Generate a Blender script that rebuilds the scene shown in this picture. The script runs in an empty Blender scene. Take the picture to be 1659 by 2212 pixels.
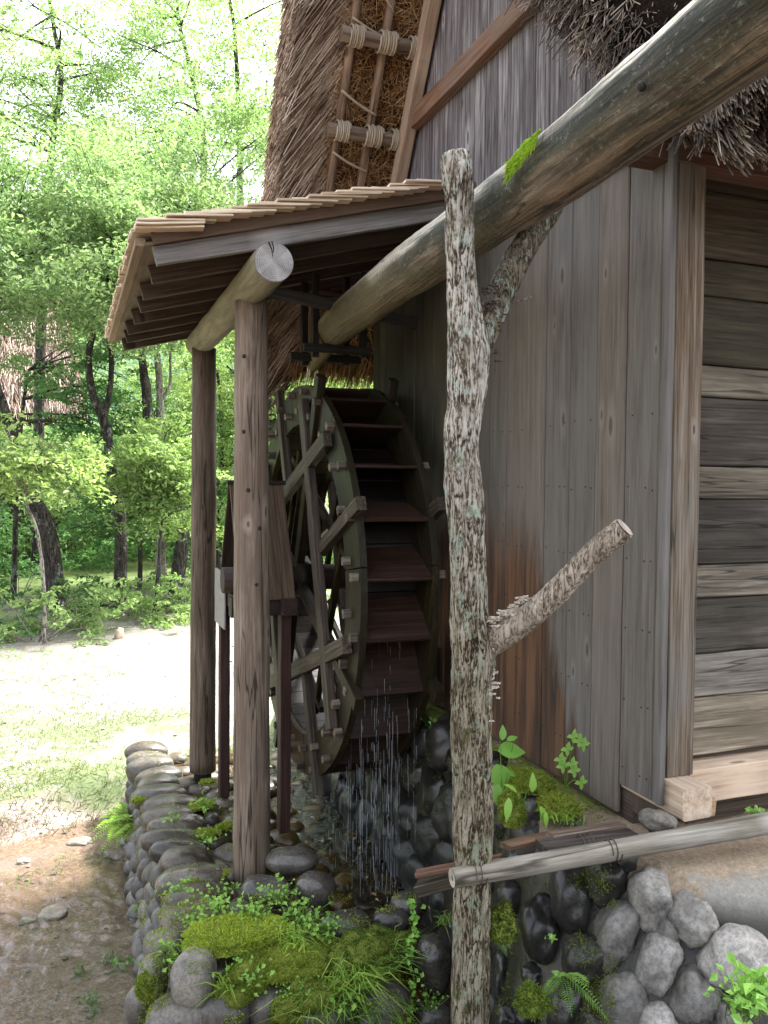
import bpy, bmesh, math, random
import numpy as np
from mathutils import Matrix, Vector
random.seed(7)
rng = np.random.default_rng(11)
sc = bpy.context.scene
COL = sc.collection
rad = math.radians

# ------------------------------------------------------------------ camera
YAW, PITCH, ROLL = rad(20.8), rad(2.0), 0.009
FPX, CX, CY = 1790.0, 829.5, 1106.0          # focal length and centre of a 1659 x 2212 picture
ca, sa, cp, sp = math.cos(YAW), math.sin(YAW), math.cos(PITCH), math.sin(PITCH)
FW = np.array([sa * cp, ca * cp, -sp])
R0 = np.array([ca, -sa, 0.0])
U0 = np.cross(R0, FW)
RT = R0 * math.cos(ROLL) + U0 * math.sin(ROLL)
UP = U0 * math.cos(ROLL) - R0 * math.sin(ROLL)
cam_d = bpy.data.cameras.new('camera')
cam = bpy.data.objects.new('camera', cam_d)
COL.objects.link(cam)
cam_d.sensor_fit = 'HORIZONTAL'
cam_d.sensor_width = 36.0
cam_d.lens = 36.0 * FPX / (2 * CX)
cam_d.clip_start = 0.05
cam_d.clip_end = 3000
cam.matrix_world = Matrix(((RT[0], UP[0], -FW[0], 0), (RT[1], UP[1], -FW[1], 0), (RT[2], UP[2], -FW[2], 0), (0, 0, 0, 1)))
sc.camera = cam

# ------------------------------------------------------------------ light
SUN_EL, SUN_AZ = rad(57), math.atan2(0.90, 0.43)     # azimuth measured from +Y towards +X
world = bpy.data.worlds.new('World')
sc.world = world
world.use_nodes = True
wn, wl = world.node_tree.nodes, world.node_tree.links
wn.clear()
w_out = wn.new('ShaderNodeOutputWorld')
w_bg = wn.new('ShaderNodeBackground')
w_sky = wn.new('ShaderNodeTexSky')
w_sky.sky_type = 'NISHITA'
w_sky.sun_disc = False
w_sky.sun_elevation = SUN_EL
w_sky.sun_rotation = SUN_AZ
w_sky.air_density = 1.0
w_sky.dust_density = 4.0
w_sky.ozone_density = 1.0
w_hs = wn.new('ShaderNodeHueSaturation')
w_hs.inputs['Saturation'].default_value = 0.35
w_hs.inputs['Value'].default_value = 1.0
w_bg.inputs['Strength'].default_value = 0.15
wl.new(w_sky.outputs[0], w_hs.inputs['Color'])
wl.new(w_hs.outputs[0], w_bg.inputs['Color'])
wl.new(w_bg.outputs[0], w_out.inputs['Surface'])
sun_d = bpy.data.lights.new('sun', 'SUN')
sun_d.energy = 3.4
sun_d.angle = rad(8)
sun_d.color = (1.0, 0.985, 0.95)
sun = bpy.data.objects.new('sun', sun_d)
COL.objects.link(sun)
sdir = Vector((math.sin(SUN_AZ) * math.cos(SUN_EL), math.cos(SUN_AZ) * math.cos(SUN_EL), math.sin(SUN_EL)))
sun.rotation_euler = (-sdir).to_track_quat('-Z', 'Y').to_euler()
sun.location = sdir * 60
vs = sc.view_settings
vs.view_transform = 'Standard'
vs.look = 'None'
vs.exposure = 2.55
vs.gamma = 1.0
vs.use_curve_mapping = False
sc.cycles.use_denoising = True
sc.cycles.max_bounces = 8
sc.cycles.diffuse_bounces = 3
sc.cycles.transparent_max_bounces = 16
sc.cycles.sample_clamp_indirect = 6

# ------------------------------------------------------------------ helpers: rays from the survey picture to real positions
def ray(u, v):
    return FW + RT * ((u - CX) / FPX) + UP * ((CY - v) / FPX)
def onX(u, v, X): d = ray(u, v); return d * (X / d[0])
def onY(u, v, Y): d = ray(u, v); return d * (Y / d[1])
def onZ(u, v, Z): d = ray(u, v); return d * (Z / d[2])
def onS(u, v, s): return ray(u, v) * s

def hashn(ix, iy, iz, seed):
    h = (ix * 374761393 + iy * 668265263 + iz * 2147483647 + seed * 1274126177) & 0xffffffff
    h = ((h ^ (h >> 13)) * 1274126177) & 0xffffffff
    return ((h ^ (h >> 16)) & 0xffff) / 65535.0 * 2 - 1
def vnoise(P, seed=0):
    P = np.asarray(P, float)
    i = np.floor(P).astype(np.int64)
    f = P - i
    f = f * f * (3 - 2 * f)
    r = 0
    for dx in (0, 1):
        for dy in (0, 1):
            for dz in (0, 1):
                w = (f[..., 0] if dx else 1 - f[..., 0]) * (f[..., 1] if dy else 1 - f[..., 1]) * (f[..., 2] if dz else 1 - f[..., 2])
                r = r + w * hashn(i[..., 0] + dx, i[..., 1] + dy, i[..., 2] + dz, seed)
    return r
def fbm(P, oct=3, seed=0):
    r, a = 0, 1.0
    P = np.asarray(P, float)
    for k in range(oct):
        r = r + a * vnoise(P * (2 ** k), seed + k * 17)
        a *= 0.5
    return r
def sstep(a, b, x):
    t = np.clip((np.asarray(x, float) - a) / (b - a), 0, 1)
    return t * t * (3 - 2 * t)

# ------------------------------------------------------------------ helpers: objects
WM = {}
def link(o, parent=None, W=None):
    COL.objects.link(o)
    W = W if W is not None else Matrix.Identity(4)
    WM[o.name] = W.copy()
    if parent is not None:
        o.parent = parent
        o.matrix_parent_inverse = WM[parent.name].inverted()
    o.matrix_basis = W
    return o
def tag(o, label=None, cat=None, group=None, kind=None):
    if label: o['label'] = label
    if cat: o['category'] = cat
    if group: o['group'] = group
    if kind: o['kind'] = kind
    return o
def thing(name, loc, label, cat, group=None, kind=None):
    o = bpy.data.objects.new(name, None)
    o.empty_display_size = 0.2
    link(o, None, Matrix.Translation(Vector(loc)))
    return tag(o, label, cat, group, kind)
def fast_mesh(name, V, polys, smooth=False):
    """polys: list of int arrays (n,k)"""
    V = np.asarray(V, np.float32).reshape(-1, 3)
    polys = [np.asarray(p, np.int32) for p in polys if len(p)]
    loops = np.concatenate([p.ravel() for p in polys])
    counts = np.concatenate([np.full(len(p), p.shape[1], np.int32) for p in polys])
    me = bpy.data.meshes.new(name)
    me.vertices.add(len(V))
    me.vertices.foreach_set('co', V.ravel())
    me.loops.add(len(loops))
    me.loops.foreach_set('vertex_index', loops)
    me.polygons.add(len(counts))
    st = np.zeros(len(counts), np.int32)
    st[1:] = np.cumsum(counts)[:-1]
    me.polygons.foreach_set('loop_start', st)
    me.polygons.foreach_set('loop_total', counts)
    if smooth:
        me.polygons.foreach_set('use_smooth', np.ones(len(counts), bool))
    else:
        me.polygons.foreach_set('use_smooth', np.zeros(len(counts), bool))
    me.update(calc_edges=True)
    me.validate()
    return me
def obj(name, me, mat, parent=None, W=None, tint=None):
    o = bpy.data.objects.new(name, me)
    if mat is not None and len(me.materials) == 0:
        me.materials.append(mat)
    if tint is not None:
        o.color = tuple(tint) if len(tint) == 4 else (*tint, 1.0)
    return link(o, parent, W)
def grey(a, b): g = random.uniform(a, b); return (g, g, g)

class MB:
    """collects shapes into one mesh (world coordinates)"""
    def __init__(s): s.V = []; s.F = {}; s.n = 0
    def add(s, V, polys):
        V = np.asarray(V, float).reshape(-1, 3)
        for p in polys:
            p = np.asarray(p)
            if len(p): s.F.setdefault(p.shape[1], []).append(p + s.n)
        s.V.append(V); s.n += len(V)
    def tube(s, pts, radii, n=8, caps=True, wob=0, seed=0):
        V, P = tube_geo(pts, radii, n, caps, wob, seed); s.add(V, P)
    def box(s, c, size, M=None):
        h = np.array(size) / 2
        V = np.array([[x, y, z] for x in (-1, 1) for y in (-1, 1) for z in (-1, 1)]) * h
        if M is not None: V = V @ np.array(M).T
        s.add(V + np.array(c), [np.array([[0, 1, 3, 2], [4, 6, 7, 5], [0, 4, 5, 1], [2, 3, 7, 6], [0, 2, 6, 4], [1, 5, 7, 3]])])
    def mesh(s, name, smooth=False):
        return fast_mesh(name, np.concatenate(s.V), [np.concatenate(v) for v in s.F.values()], smooth)
    def build(s, name, mat, parent=None, smooth=False, tint=None):
        return obj(name, s.mesh(name, smooth), mat, parent, None, tint)

def tube_geo(pts, radii, n=8, caps=True, wob=0, seed=0):
    P = np.asarray(pts, float)
    m = len(P)
    Rr = np.broadcast_to(np.asarray(radii, float), (m,)) if np.ndim(radii) < 2 else None
    T = np.gradient(P, axis=0)
    T /= np.linalg.norm(T, axis=1)[:, None] + 1e-12
    a = np.array([0, 0, 1.0]) if abs(T[0][2]) < 0.8 else np.array([1.0, 0, 0])
    N = np.zeros_like(P)
    v = np.cross(T[0], a); v /= np.linalg.norm(v); N[0] = v
    for i in range(1, m):
        v = N[i - 1] - T[i] * (N[i - 1] @ T[i]); N[i] = v / np.linalg.norm(v)
    B = np.cross(T, N)
    th = np.linspace(0, 2 * math.pi, n, endpoint=False)
    ring = N[:, None, :] * np.cos(th)[None, :, None] + B[:, None, :] * np.sin(th)[None, :, None]
    rr = np.repeat(Rr[:, None], n, 1)
    if wob:
        rr = rr * (1 + wob * fbm(ring * 1.3 + P[:, None, :] * 6, 2, seed))
    V = P[:, None, :] + ring * rr[..., None]
    V = V.reshape(-1, 3)
    i = np.arange(m - 1)[:, None] * n
    j = np.arange(n)[None, :]
    j2 = (j + 1) % n
    q = np.stack([i + j, i + j2, i + n + j2, i + n + j], -1).reshape(-1, 4)
    polys = [q]
    if caps:
        V = np.vstack([V, P[:1], P[-1:]])
        c0, c1 = m * n, m * n + 1
        k = np.arange(n); k2 = (k + 1) % n
        polys.append(np.stack([np.full(n, c0), k2, k], -1))
        polys.append(np.stack([np.full(n, c1), (m - 1) * n + k, (m - 1) * n + k2], -1))
    return V, polys

def spline(pts, n):
    P = np.asarray(pts, float)
    t = np.linspace(0, len(P) - 1, n)
    out = []
    for x in t:
        i = min(int(x), len(P) - 2); f = x - i
        p0, p1, p2, p3 = P[max(i - 1, 0)], P[i], P[i + 1], P[min(i + 2, len(P) - 1)]
        out.append(0.5 * ((2 * p1) + (-p0 + p2) * f + (2 * p0 - 5 * p1 + 4 * p2 - p3) * f * f + (-p0 + 3 * p1 - 3 * p2 + p3) * f ** 3))
    return np.array(out)

def plank_mesh(L, w, t, jit=0.002, seg=None, cham=0.004, seed=0):
    seg = seg or max(2, int(L / 0.12))
    c = min(cham, w * 0.2, t * 0.3)
    hw, ht = w / 2, t / 2
    sec = np.array([[-hw + c, -ht], [hw - c, -ht], [hw, -ht + c], [hw, ht - c], [hw - c, ht], [-hw + c, ht], [-hw, ht - c], [-hw, -ht + c]])
    xs = np.linspace(-L / 2, L / 2, seg + 1)
    V = np.zeros((seg + 1, 8, 3))
    V[:, :, 0] = xs[:, None]
    V[:, :, 1:] = sec[None]
    if jit:
        n1 = fbm(V * np.array([7, 9, 9]) + seed * 3.7, 2, seed)
        n2 = fbm(V * np.array([7, 9, 9]) + 50 + seed * 3.7, 2, seed + 5)
        V[:, :, 1] += n1 * jit; V[:, :, 2] += n2 * jit
        V[0, :, 0] += n1[0] * jit; V[-1, :, 0] += n2[-1] * jit
    i = np.arange(seg)[:, None] * 8; j = np.arange(8)[None]; j2 = (j + 1) % 8
    q = np.stack([i + j, i + 8 + j, i + 8 + j2, i + j2], -1).reshape(-1, 4)
    caps = np.array([list(range(8)), [seg * 8 + k for k in range(7, -1, -1)]])
    return fast_mesh('plank', V.reshape(-1, 3), [q, caps])
def axis_matrix(p0, p1, up=(0, 0, 1)):
    p0, p1 = Vector(p0), Vector(p1)
    x = (p1 - p0).normalized()
    z = Vector(up); z = z - x * z.dot(x)
    if z.length < 1e-4: z = Vector((0, 1, 0)) - x * x.y
    z.normalize()
    y = z.cross(x)
    M = Matrix((x, y, z)).transposed().to_4x4()
    M.translation = (p0 + p1) / 2
    return M
_seed = [0]
def beam(name, p0, p1, w, h, mat, parent=None, up=(0, 0, 1), jit=0.002, tint=None, cham=0.004, seg=None):
    """a timber from p0 to p1: w across, h along up; its grain runs along local X"""
    _seed[0] += 1
    L = float((Vector(p1) - Vector(p0)).length)
    return obj(name, plank_mesh(L, w, h, jit, seg, cham, _seed[0]), mat, parent, axis_matrix(p0, p1, up), tint)
def log(name, p0, p1, r0, r1, mat, parent=None, n=20, seg=24, wob=0.03, tint=None, bow=0.0, round_end=0.0):
    _seed[0] += 1
    L = float((Vector(p1) - Vector(p0)).length)
    xs = np.linspace(-L / 2, L / 2, seg)
    rr = np.linspace(r0, r1, seg)
    if round_end:
        xs = np.concatenate([xs[:-1], L / 2 - round_end + round_end * np.sin(np.linspace(0.2, 1.5, 6))])
        rr = np.concatenate([rr[:-1], r1 * np.cos(np.linspace(0.2, 1.4, 6))])
    pts = np.stack([xs, np.zeros_like(xs), bow * np.cos(xs / L * math.pi)], -1)
    V, P = tube_geo(pts, rr, n, True, wob, _seed[0])
    me = fast_mesh('log', V, P, True)
    # flat end caps
    nq = len(P[0])
    fl = np.ones(len(me.polygons), bool); fl[nq:] = False
    me.polygons.foreach_set('use_smooth', fl)
    return obj(name, me, mat, parent, axis_matrix(p0, p1), tint)

def spikes(P0, P1, r0, r1, n=3):
    """many thin prisms from P0 to P1"""
    P0, P1 = np.asarray(P0, float), np.asarray(P1, float)
    N = len(P0)
    a = P1 - P0; a /= np.linalg.norm(a, axis=1)[:, None] + 1e-9
    ref = np.where(np.abs(a[:, 2:3]) < 0.8, np.array([[0, 0, 1.0]]), np.array([[1.0, 0, 0]]))
    x = np.cross(a, ref); x /= np.linalg.norm(x, axis=1)[:, None] + 1e-9
    y = np.cross(a, x)
    ph = rng.uniform(0, 6.28, N)
    V = np.zeros((N, 2 * n, 3))
    r0 = np.broadcast_to(r0, (N,)); r1 = np.broadcast_to(r1, (N,))
    for k in range(n):
        th = ph + k * 2 * math.pi / n
        d = x * np.cos(th)[:, None] + y * np.sin(th)[:, None]
        V[:, k] = P0 + d * r0[:, None]
        V[:, n + k] = P1 + d * r1[:, None]
    b = np.arange(N)[:, None] * 2 * n
    q = np.concatenate([b + np.array([[k, (k + 1) % n, n + (k + 1) % n, n + k]]) for k in range(n)])
    t = b + np.array([[n + k for k in range(n)]])
    return V.reshape(-1, 3), [q, t]
def blades(P, D, L, w, bend=0.4):
    """grass blades: base P, direction D, length L: two quads worth of tapered strip"""
    P, D = np.asarray(P, float), np.asarray(D, float)
    N = len(P)
    D = D / (np.linalg.norm(D, axis=1)[:, None] + 1e-9)
    side = np.cross(D, rng.normal(size=(N, 3))); side /= np.linalg.norm(side, axis=1)[:, None] + 1e-9
    L = np.broadcast_to(L, (N,))[:, None]; w = np.broadcast_to(w, (N,))[:, None]
    H = D.copy(); H[:, 2] = 0
    mid = P + D * L * 0.55
    tip = P + D * L * 0.9 + H * L * bend - np.array([0, 0, 1.0]) * L * bend * 0.5
    V = np.stack([P - side * w / 2, P + side * w / 2, mid - side * w * 0.42, mid + side * w * 0.42, tip], 1)
    b = np.arange(N)[:, None] * 5
    return V.reshape(-1, 3), [b + np.array([[0, 1, 3, 2]]), b + np.array([[2, 3, 4]])]
def leaves(P, Nn, size, asp=0.45, dirs=None):
    """leaf shaped hexagons folded at the midrib: centres P, normals Nn"""
    P, Nn = np.asarray(P, float), np.asarray(Nn, float)
    N = len(P)
    Nn = Nn / (np.linalg.norm(Nn, axis=1)[:, None] + 1e-9)
    a = rng.normal(size=(N, 3)) if dirs is None else np.asarray(dirs, float)
    a = a - Nn * np.sum(a * Nn, 1)[:, None]; a /= np.linalg.norm(a, axis=1)[:, None] + 1e-9
    b = np.cross(Nn, a)
    s = np.broadcast_to(size, (N,))[:, None]
    f = 0.12 * s * Nn
    V = np.stack([P - a * s / 2, P - a * s * 0.08 + b * s * asp / 2 + f, P + a * s / 2 - f, P - a * s * 0.08 - b * s * asp / 2 + f], 1)
    i = np.arange(N)[:, None] * 4
    return V.reshape(-1, 3), [i + np.array([[0, 2, 1]]), i + np.array([[0, 3, 2]])]

# ------------------------------------------------------------------ materials
class NT:
    def __init__(s, name):
        s.m = bpy.data.materials.new(name); s.m.use_nodes = True
        s.t = s.m.node_tree; s.t.nodes.clear()
        s.out = s.t.nodes.new('ShaderNodeOutputMaterial')
    def n(s, typ, **kw):
        nd = s.t.nodes.new('ShaderNode' + typ)
        for k, v in kw.items(): setattr(nd, k, v)
        return nd
    def l(s, a, b): s.t.links.new(a, b)
    def val(s, node, key, v):
        if hasattr(v, 'is_linked') or isinstance(v, bpy.types.NodeSocket): s.l(v, node.inputs[key])
        else: node.inputs[key].default_value = v
    def math(s, op, a, b=0.0, c=0.0, clamp=False):
        nd = s.n('Math', operation=op, use_clamp=clamp)
        for i, v in enumerate((a, b, c)): s.val(nd, i, v)
        return nd.outputs[0]
    def noise(s, vec, scale, detail=4, rough=0.55, dist=0.0):
        nd = s.n('TexNoise'); s.l(vec, nd.inputs['Vector'])
        nd.inputs['Scale'].default_value = scale; nd.inputs['Detail'].default_value = detail
        nd.inputs['Roughness'].default_value = rough; nd.inputs['Distortion'].default_value = dist
        return nd.outputs['Fac']
    def mapping(s, vec, scale=(1, 1, 1), loc=(0, 0, 0), rot=(0, 0, 0)):
        nd = s.n('Mapping'); s.l(vec, nd.inputs['Vector'])
        nd.inputs['Scale'].default_value = scale; nd.inputs['Location'].default_value = loc; nd.inputs['Rotation'].default_value = rot
        return nd.outputs[0]
    def ramp(s, fac, stops, interp='LINEAR'):
        nd = s.n('ValToRGB'); s.l(fac, nd.inputs[0])
        cr = nd.color_ramp; cr.interpolation = interp
        while len(cr.elements) < len(stops): cr.elements.new(0.5)
        for e, (p, c) in zip(cr.elements, stops):
            e.position = p; e.color = (*c, 1) if len(c) == 3 else c
        return nd.outputs[0]
    def mix(s, fac, a, b, mode='MIX'):
        nd = s.n('MixRGB', blend_type=mode)
        s.val(nd, 0, fac)
        for i, v in ((1, a), (2, b)):
            if isinstance(v, bpy.types.NodeSocket): s.l(v, nd.inputs[i])
            else: nd.inputs[i].default_value = (*v, 1) if len(v) == 3 else v
        return nd.outputs[0]
    def bump(s, h, strength=0.3, dist=0.01, normal=None):
        nd = s.n('Bump'); nd.inputs['Strength'].default_value = strength; nd.inputs['Distance'].default_value = dist
        s.l(h, nd.inputs['Height'])
        if normal is not None: s.l(normal, nd.inputs['Normal'])
        return nd.outputs[0]
    def bsdf(s, color, rough=0.8, normal=None, spec=0.3, **kw):
        b = s.n('BsdfPrincipled')
        s.val(b, 'Base Color', color if isinstance(color, bpy.types.NodeSocket) else (*color, 1))
        s.val(b, 'Roughness', rough)
        b.inputs['Specular IOR Level'].default_value = spec
        if normal is not None: s.l(normal, b.inputs['Normal'])
        for k, v in kw.items(): s.val(b, k, v)
        return b.outputs[0]
    def done(s, sh): s.l(sh, s.out.inputs['Surface']); return s.m
    def objvec(s, spread=41.0):
        tc = s.n('TexCoord'); oi = s.n('ObjectInfo')
        k = s.math('MULTIPLY', oi.outputs['Random'], spread)
        cb = s.n('CombineXYZ')
        for i in range(3): s.l(k, cb.inputs[i])
        va = s.n('VectorMath', operation='ADD'); s.l(tc.outputs['Object'], va.inputs[0]); s.l(cb.outputs[0], va.inputs[1])
        return va.outputs[0], oi

def mat_wood(name, dark, mid, pale, rough=0.8, spec=0.25, bump=0.35, grain=26.0, knots=True, weather=None, wamt=0.5, stain_shade=None, ribs=0.0, cracks=0.0):
    t = NT(name)
    vec, oi = t.objvec()
    grain = grain * 2.0
    g1 = t.noise(t.mapping(vec, (1.3, grain, grain)), 1.0, 7, 0.65, 0.5)
    g2 = t.noise(t.mapping(vec, (4.0, grain * 3.2, grain * 3.2)), 1.0, 3, 0.6)
    big = t.noise(t.mapping(vec, (0.9, 2.5, 2.5)), 1.6, 4, 0.6)
    f = t.math('ADD', t.math('MULTIPLY', g1, 0.65), t.math('MULTIPLY', g2, 0.35))
    col = t.ramp(f, [(0.36, dark), (0.5, mid), (0.64, pale)])
    if weather is not None:
        wf = t.ramp(big, [(0.42, (0, 0, 0)), (0.62, (wamt,) * 3)])
        col = t.mix(wf, col, weather)
    h = f
    if knots:
        vo = t.n('TexVoronoi', voronoi_dimensions='2D'); t.l(t.mapping(vec, (1.6, 5.0, 5.0)), vo.inputs['Vector']); vo.inputs['Scale'].default_value = 1.0
        vo.inputs['Randomness'].default_value = 1.0
        sc3 = t.n('SeparateColor'); t.l(vo.outputs['Color'], sc3.inputs[0])
        gate = t.math('GREATER_THAN', sc3.outputs[0], 0.62)
        kd = t.math('DIVIDE', vo.outputs['Distance'], t.math('ADD', 0.45, t.math('MULTIPLY', sc3.outputs[1], 0.8)))
        kf = t.math('MULTIPLY', gate, t.ramp(kd, [(0.04, (1, 1, 1)), (0.075, (0, 0, 0))]))
        kr = t.math('MULTIPLY', gate, t.ramp(kd, [(0.07, (0.5,) * 3), (0.22, (0, 0, 0))]))
        col = t.mix(kr, col, tuple(min(1, c * 1.25) for c in pale))
        col = t.mix(t.math('MULTIPLY', kf, 0.75), col, tuple(c * 0.6 for c in dark))
    if cracks:
        ck = t.noise(t.mapping(vec, (0.45, grain * 0.42, grain * 0.42), (7, 3, 1)), 1.0, 3, 0.5, 0.3)
        ln = t.ramp(t.math('ABSOLUTE', t.math('SUBTRACT', ck, 0.5)), [(0.004, (cracks,) * 3), (0.016, (0, 0, 0))])
        ln = t.math('MULTIPLY', ln, t.ramp(big, [(0.40, (0, 0, 0)), (0.52, (1, 1, 1))]))
        col = t.mix(ln, col, tuple(c * 0.35 for c in dark))
    if stain_shade is not None:
        col = stain_shade(t, col, f, big)
    col = t.mix(1.0, col, oi.outputs['Color'], 'MULTIPLY')
    if ribs:
        h = t.math('ADD', t.math('MULTIPLY', g1, 1.0), t.math('MULTIPLY', g2, 0.2))
    nb = t.bump(h, bump, 0.006 + ribs)
    rf = t.math('ADD', rough - 0.1, t.math('MULTIPLY', big, 0.2))
    return t.done(t.bsdf(col, rf, nb, spec))

def wall_stain_shade(t, col, f, big):
    """orange wet staining of the lower wall by the wheel's spray, a shape of its own on the boards; canopy shade is painted in too"""
    ge = t.n('NewGeometry'); sx = t.n('SeparateXYZ'); t.l(ge.outputs['Position'], sx.inputs[0])
    y, z = sx.outputs[1], sx.outputs[2]
    nz = t.noise(t.mapping(ge.outputs['Position'], (1, 9, 1.6)), 1.6, 4)
    nb = t.math('MULTIPLY', t.math('SUBTRACT', nz, 0.5), 0.45)
    edge = t.math('ADD', t.math('MULTIPLY', t.math('ADD', z, 1.45), 0.42), 3.26)
    m = t.math('ADD', t.math('SUBTRACT', y, edge), nb)
    m = t.math('MULTIPLY', m, 9.0, clamp=True)
    top = t.math('MULTIPLY', t.math('ADD', t.math('SUBTRACT', -0.12, z), nb), 2.6, clamp=True)
    m = t.math('MULTIPLY', m, top)
    rust = t.ramp(t.noise(t.mapping(ge.outputs['Position'], (1, 12, 0.9)), 2.0, 5), [(0.30, (0.020, 0.014, 0.010)), (0.46, (0.050, 0.027, 0.015)), (0.64, (0.105, 0.054, 0.027))])
    canopy_shade = t.math('MULTIPLY', t.math('MULTIPLY', t.math('SUBTRACT', y, 3.75), 0.9, clamp=True), 0.9)  # boards darkened towards the far end, painting in the canopy's shade
    col = t.mix(canopy_shade, col, t.ramp(nz, [(0.3, (0.022, 0.021, 0.013)), (0.7, (0.055, 0.051, 0.030))]))
    return t.mix(t.math('MULTIPLY', m, 0.93), col, rust)

M = {}
M['wall'] = mat_wood('weathered_wall_boards', (0.066, 0.058, 0.050), (0.109, 0.098, 0.086), (0.149, 0.136, 0.121), weather=(0.126, 0.121, 0.114), wamt=0.6, grain=13, stain_shade=wall_stain_shade, bump=0.15)
M['gable'] = mat_wood('silvered_gable_boards', (0.030, 0.025, 0.026), (0.135, 0.122, 0.128), (0.34, 0.325, 0.335), weather=(0.075, 0.058, 0.062), wamt=0.6, grain=22, cracks=0.8)
M['board'] = mat_wood('old_wall_boards', (0.05, 0.04, 0.03), (0.16, 0.135, 0.105), (0.30, 0.265, 0.22), weather=(0.09, 0.075, 0.055), wamt=0.7, grain=16, cracks=0.8, bump=0.6)
M['post'] = mat_wood('corner_post_wood', (0.035, 0.020, 0.010), (0.12, 0.082, 0.052), (0.22, 0.185, 0.15), weather=(0.13, 0.125, 0.11), wamt=0.6, grain=20, cracks=0.7, bump=0.6)
M['newwood'] = mat_wood('pale_sill_timber', (0.26, 0.17, 0.11), (0.42, 0.32, 0.23), (0.55, 0.44, 0.335), weather=(0.48, 0.40, 0.32), grain=14, bump=0.15)
M['rail'] = mat_wood('reddish_rail', (0.06, 0.03, 0.018), (0.13, 0.07, 0.045), (0.20, 0.125, 0.09), weather=(0.13, 0.115, 0.105), grain=18)
M['rake'] = mat_wood('tan_rake_board', (0.17, 0.10, 0.06), (0.28, 0.20, 0.14), (0.36, 0.28, 0.21), grain=18, bump=0.15)
M['rafter'] = mat_wood('dark_rafters', (0.025, 0.017, 0.012), (0.06, 0.042, 0.030), (0.11, 0.083, 0.062), weather=(0.07, 0.06, 0.048), grain=22)
M['silver'] = mat_wood('silvered_rafter', (0.06, 0.055, 0.05), (0.17, 0.16, 0.155), (0.29, 0.28, 0.275), weather=(0.11, 0.10, 0.09), grain=18)
M['shingle'] = mat_wood('split_wood_shingles', (0.34, 0.23, 0.14), (0.60, 0.49, 0.37), (0.76, 0.68, 0.56), grain=16, knots=False)
M['fascia'] = mat_wood('tan_sheathing', (0.12, 0.085, 0.055), (0.19, 0.14, 0.10), (0.25, 0.19, 0.14), grain=14, bump=0.15)
M['logpost'] = mat_wood('peeled_log_post', (0.065, 0.048, 0.035), (0.175, 0.145, 0.118), (0.29, 0.255, 0.22), weather=(0.09, 0.068, 0.050), wamt=0.6, grain=13, bump=0.5, rough=0.7, cracks=0.9)
M['logbeam'] = mat_wood('pale_log_beam', (0.10, 0.09, 0.062), (0.21, 0.19, 0.135), (0.29, 0.27, 0.20), weather=(0.15, 0.14, 0.085), grain=6, bump=0.3)
M['wheel'] = mat_wood('wet_wheel_wood', (0.006, 0.0045, 0.003), (0.017, 0.012, 0.007), (0.040, 0.029, 0.016), rough=0.45, spec=0.2, weather=(0.014, 0.011, 0.005), wamt=0.8, grain=20, knots=False, bump=0.5)
M['paddle'] = mat_wood('wet_paddle_boards', (0.010, 0.005, 0.004), (0.026, 0.013, 0.009), (0.050, 0.028, 0.019), rough=0.4, spec=0.2, weather=(0.03, 0.018, 0.012), grain=18, knots=False, bump=0.5)
M['spoke'] = mat_wood('ridged_spoke_wood', (0.010, 0.007, 0.005), (0.045, 0.033, 0.023), (0.11, 0.09, 0.07), rough=0.5, spec=0.2, grain=34, knots=False, bump=0.9, ribs=0.004)
M['peg'] = mat_wood('pale_wet_pegs', (0.05, 0.038, 0.026), (0.13, 0.105, 0.08), (0.24, 0.205, 0.165), rough=0.6, grain=20, knots=False)
M['stand'] = mat_wood('brown_stand_timber', (0.016, 0.009, 0.007), (0.032, 0.018, 0.014), (0.05, 0.030, 0.024), rough=0.6, grain=24, knots=False)
M['cover'] = mat_wood('cover_boards', (0.03, 0.019, 0.012), (0.075, 0.052, 0.036), (0.13, 0.098, 0.072), grain=22)
M['dkbar'] = mat_wood('black_frame_timber', (0.008, 0.007, 0.006), (0.016, 0.014, 0.012), (0.03, 0.027, 0.024), grain=24, knots=False)
M['pole'] = mat_wood('barked_pale_pole', (0.06, 0.048, 0.035), (0.20, 0.182, 0.15), (0.35, 0.325, 0.285), weather=(0.12, 0.10, 0.065), grain=10, knots=True, cracks=0.8)
M['scrap'] = mat_wood('wet_scrap_boards', (0.02, 0.016, 0.013), (0.06, 0.048, 0.04), (0.13, 0.11, 0.095), grain=18, rough=0.6)

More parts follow.
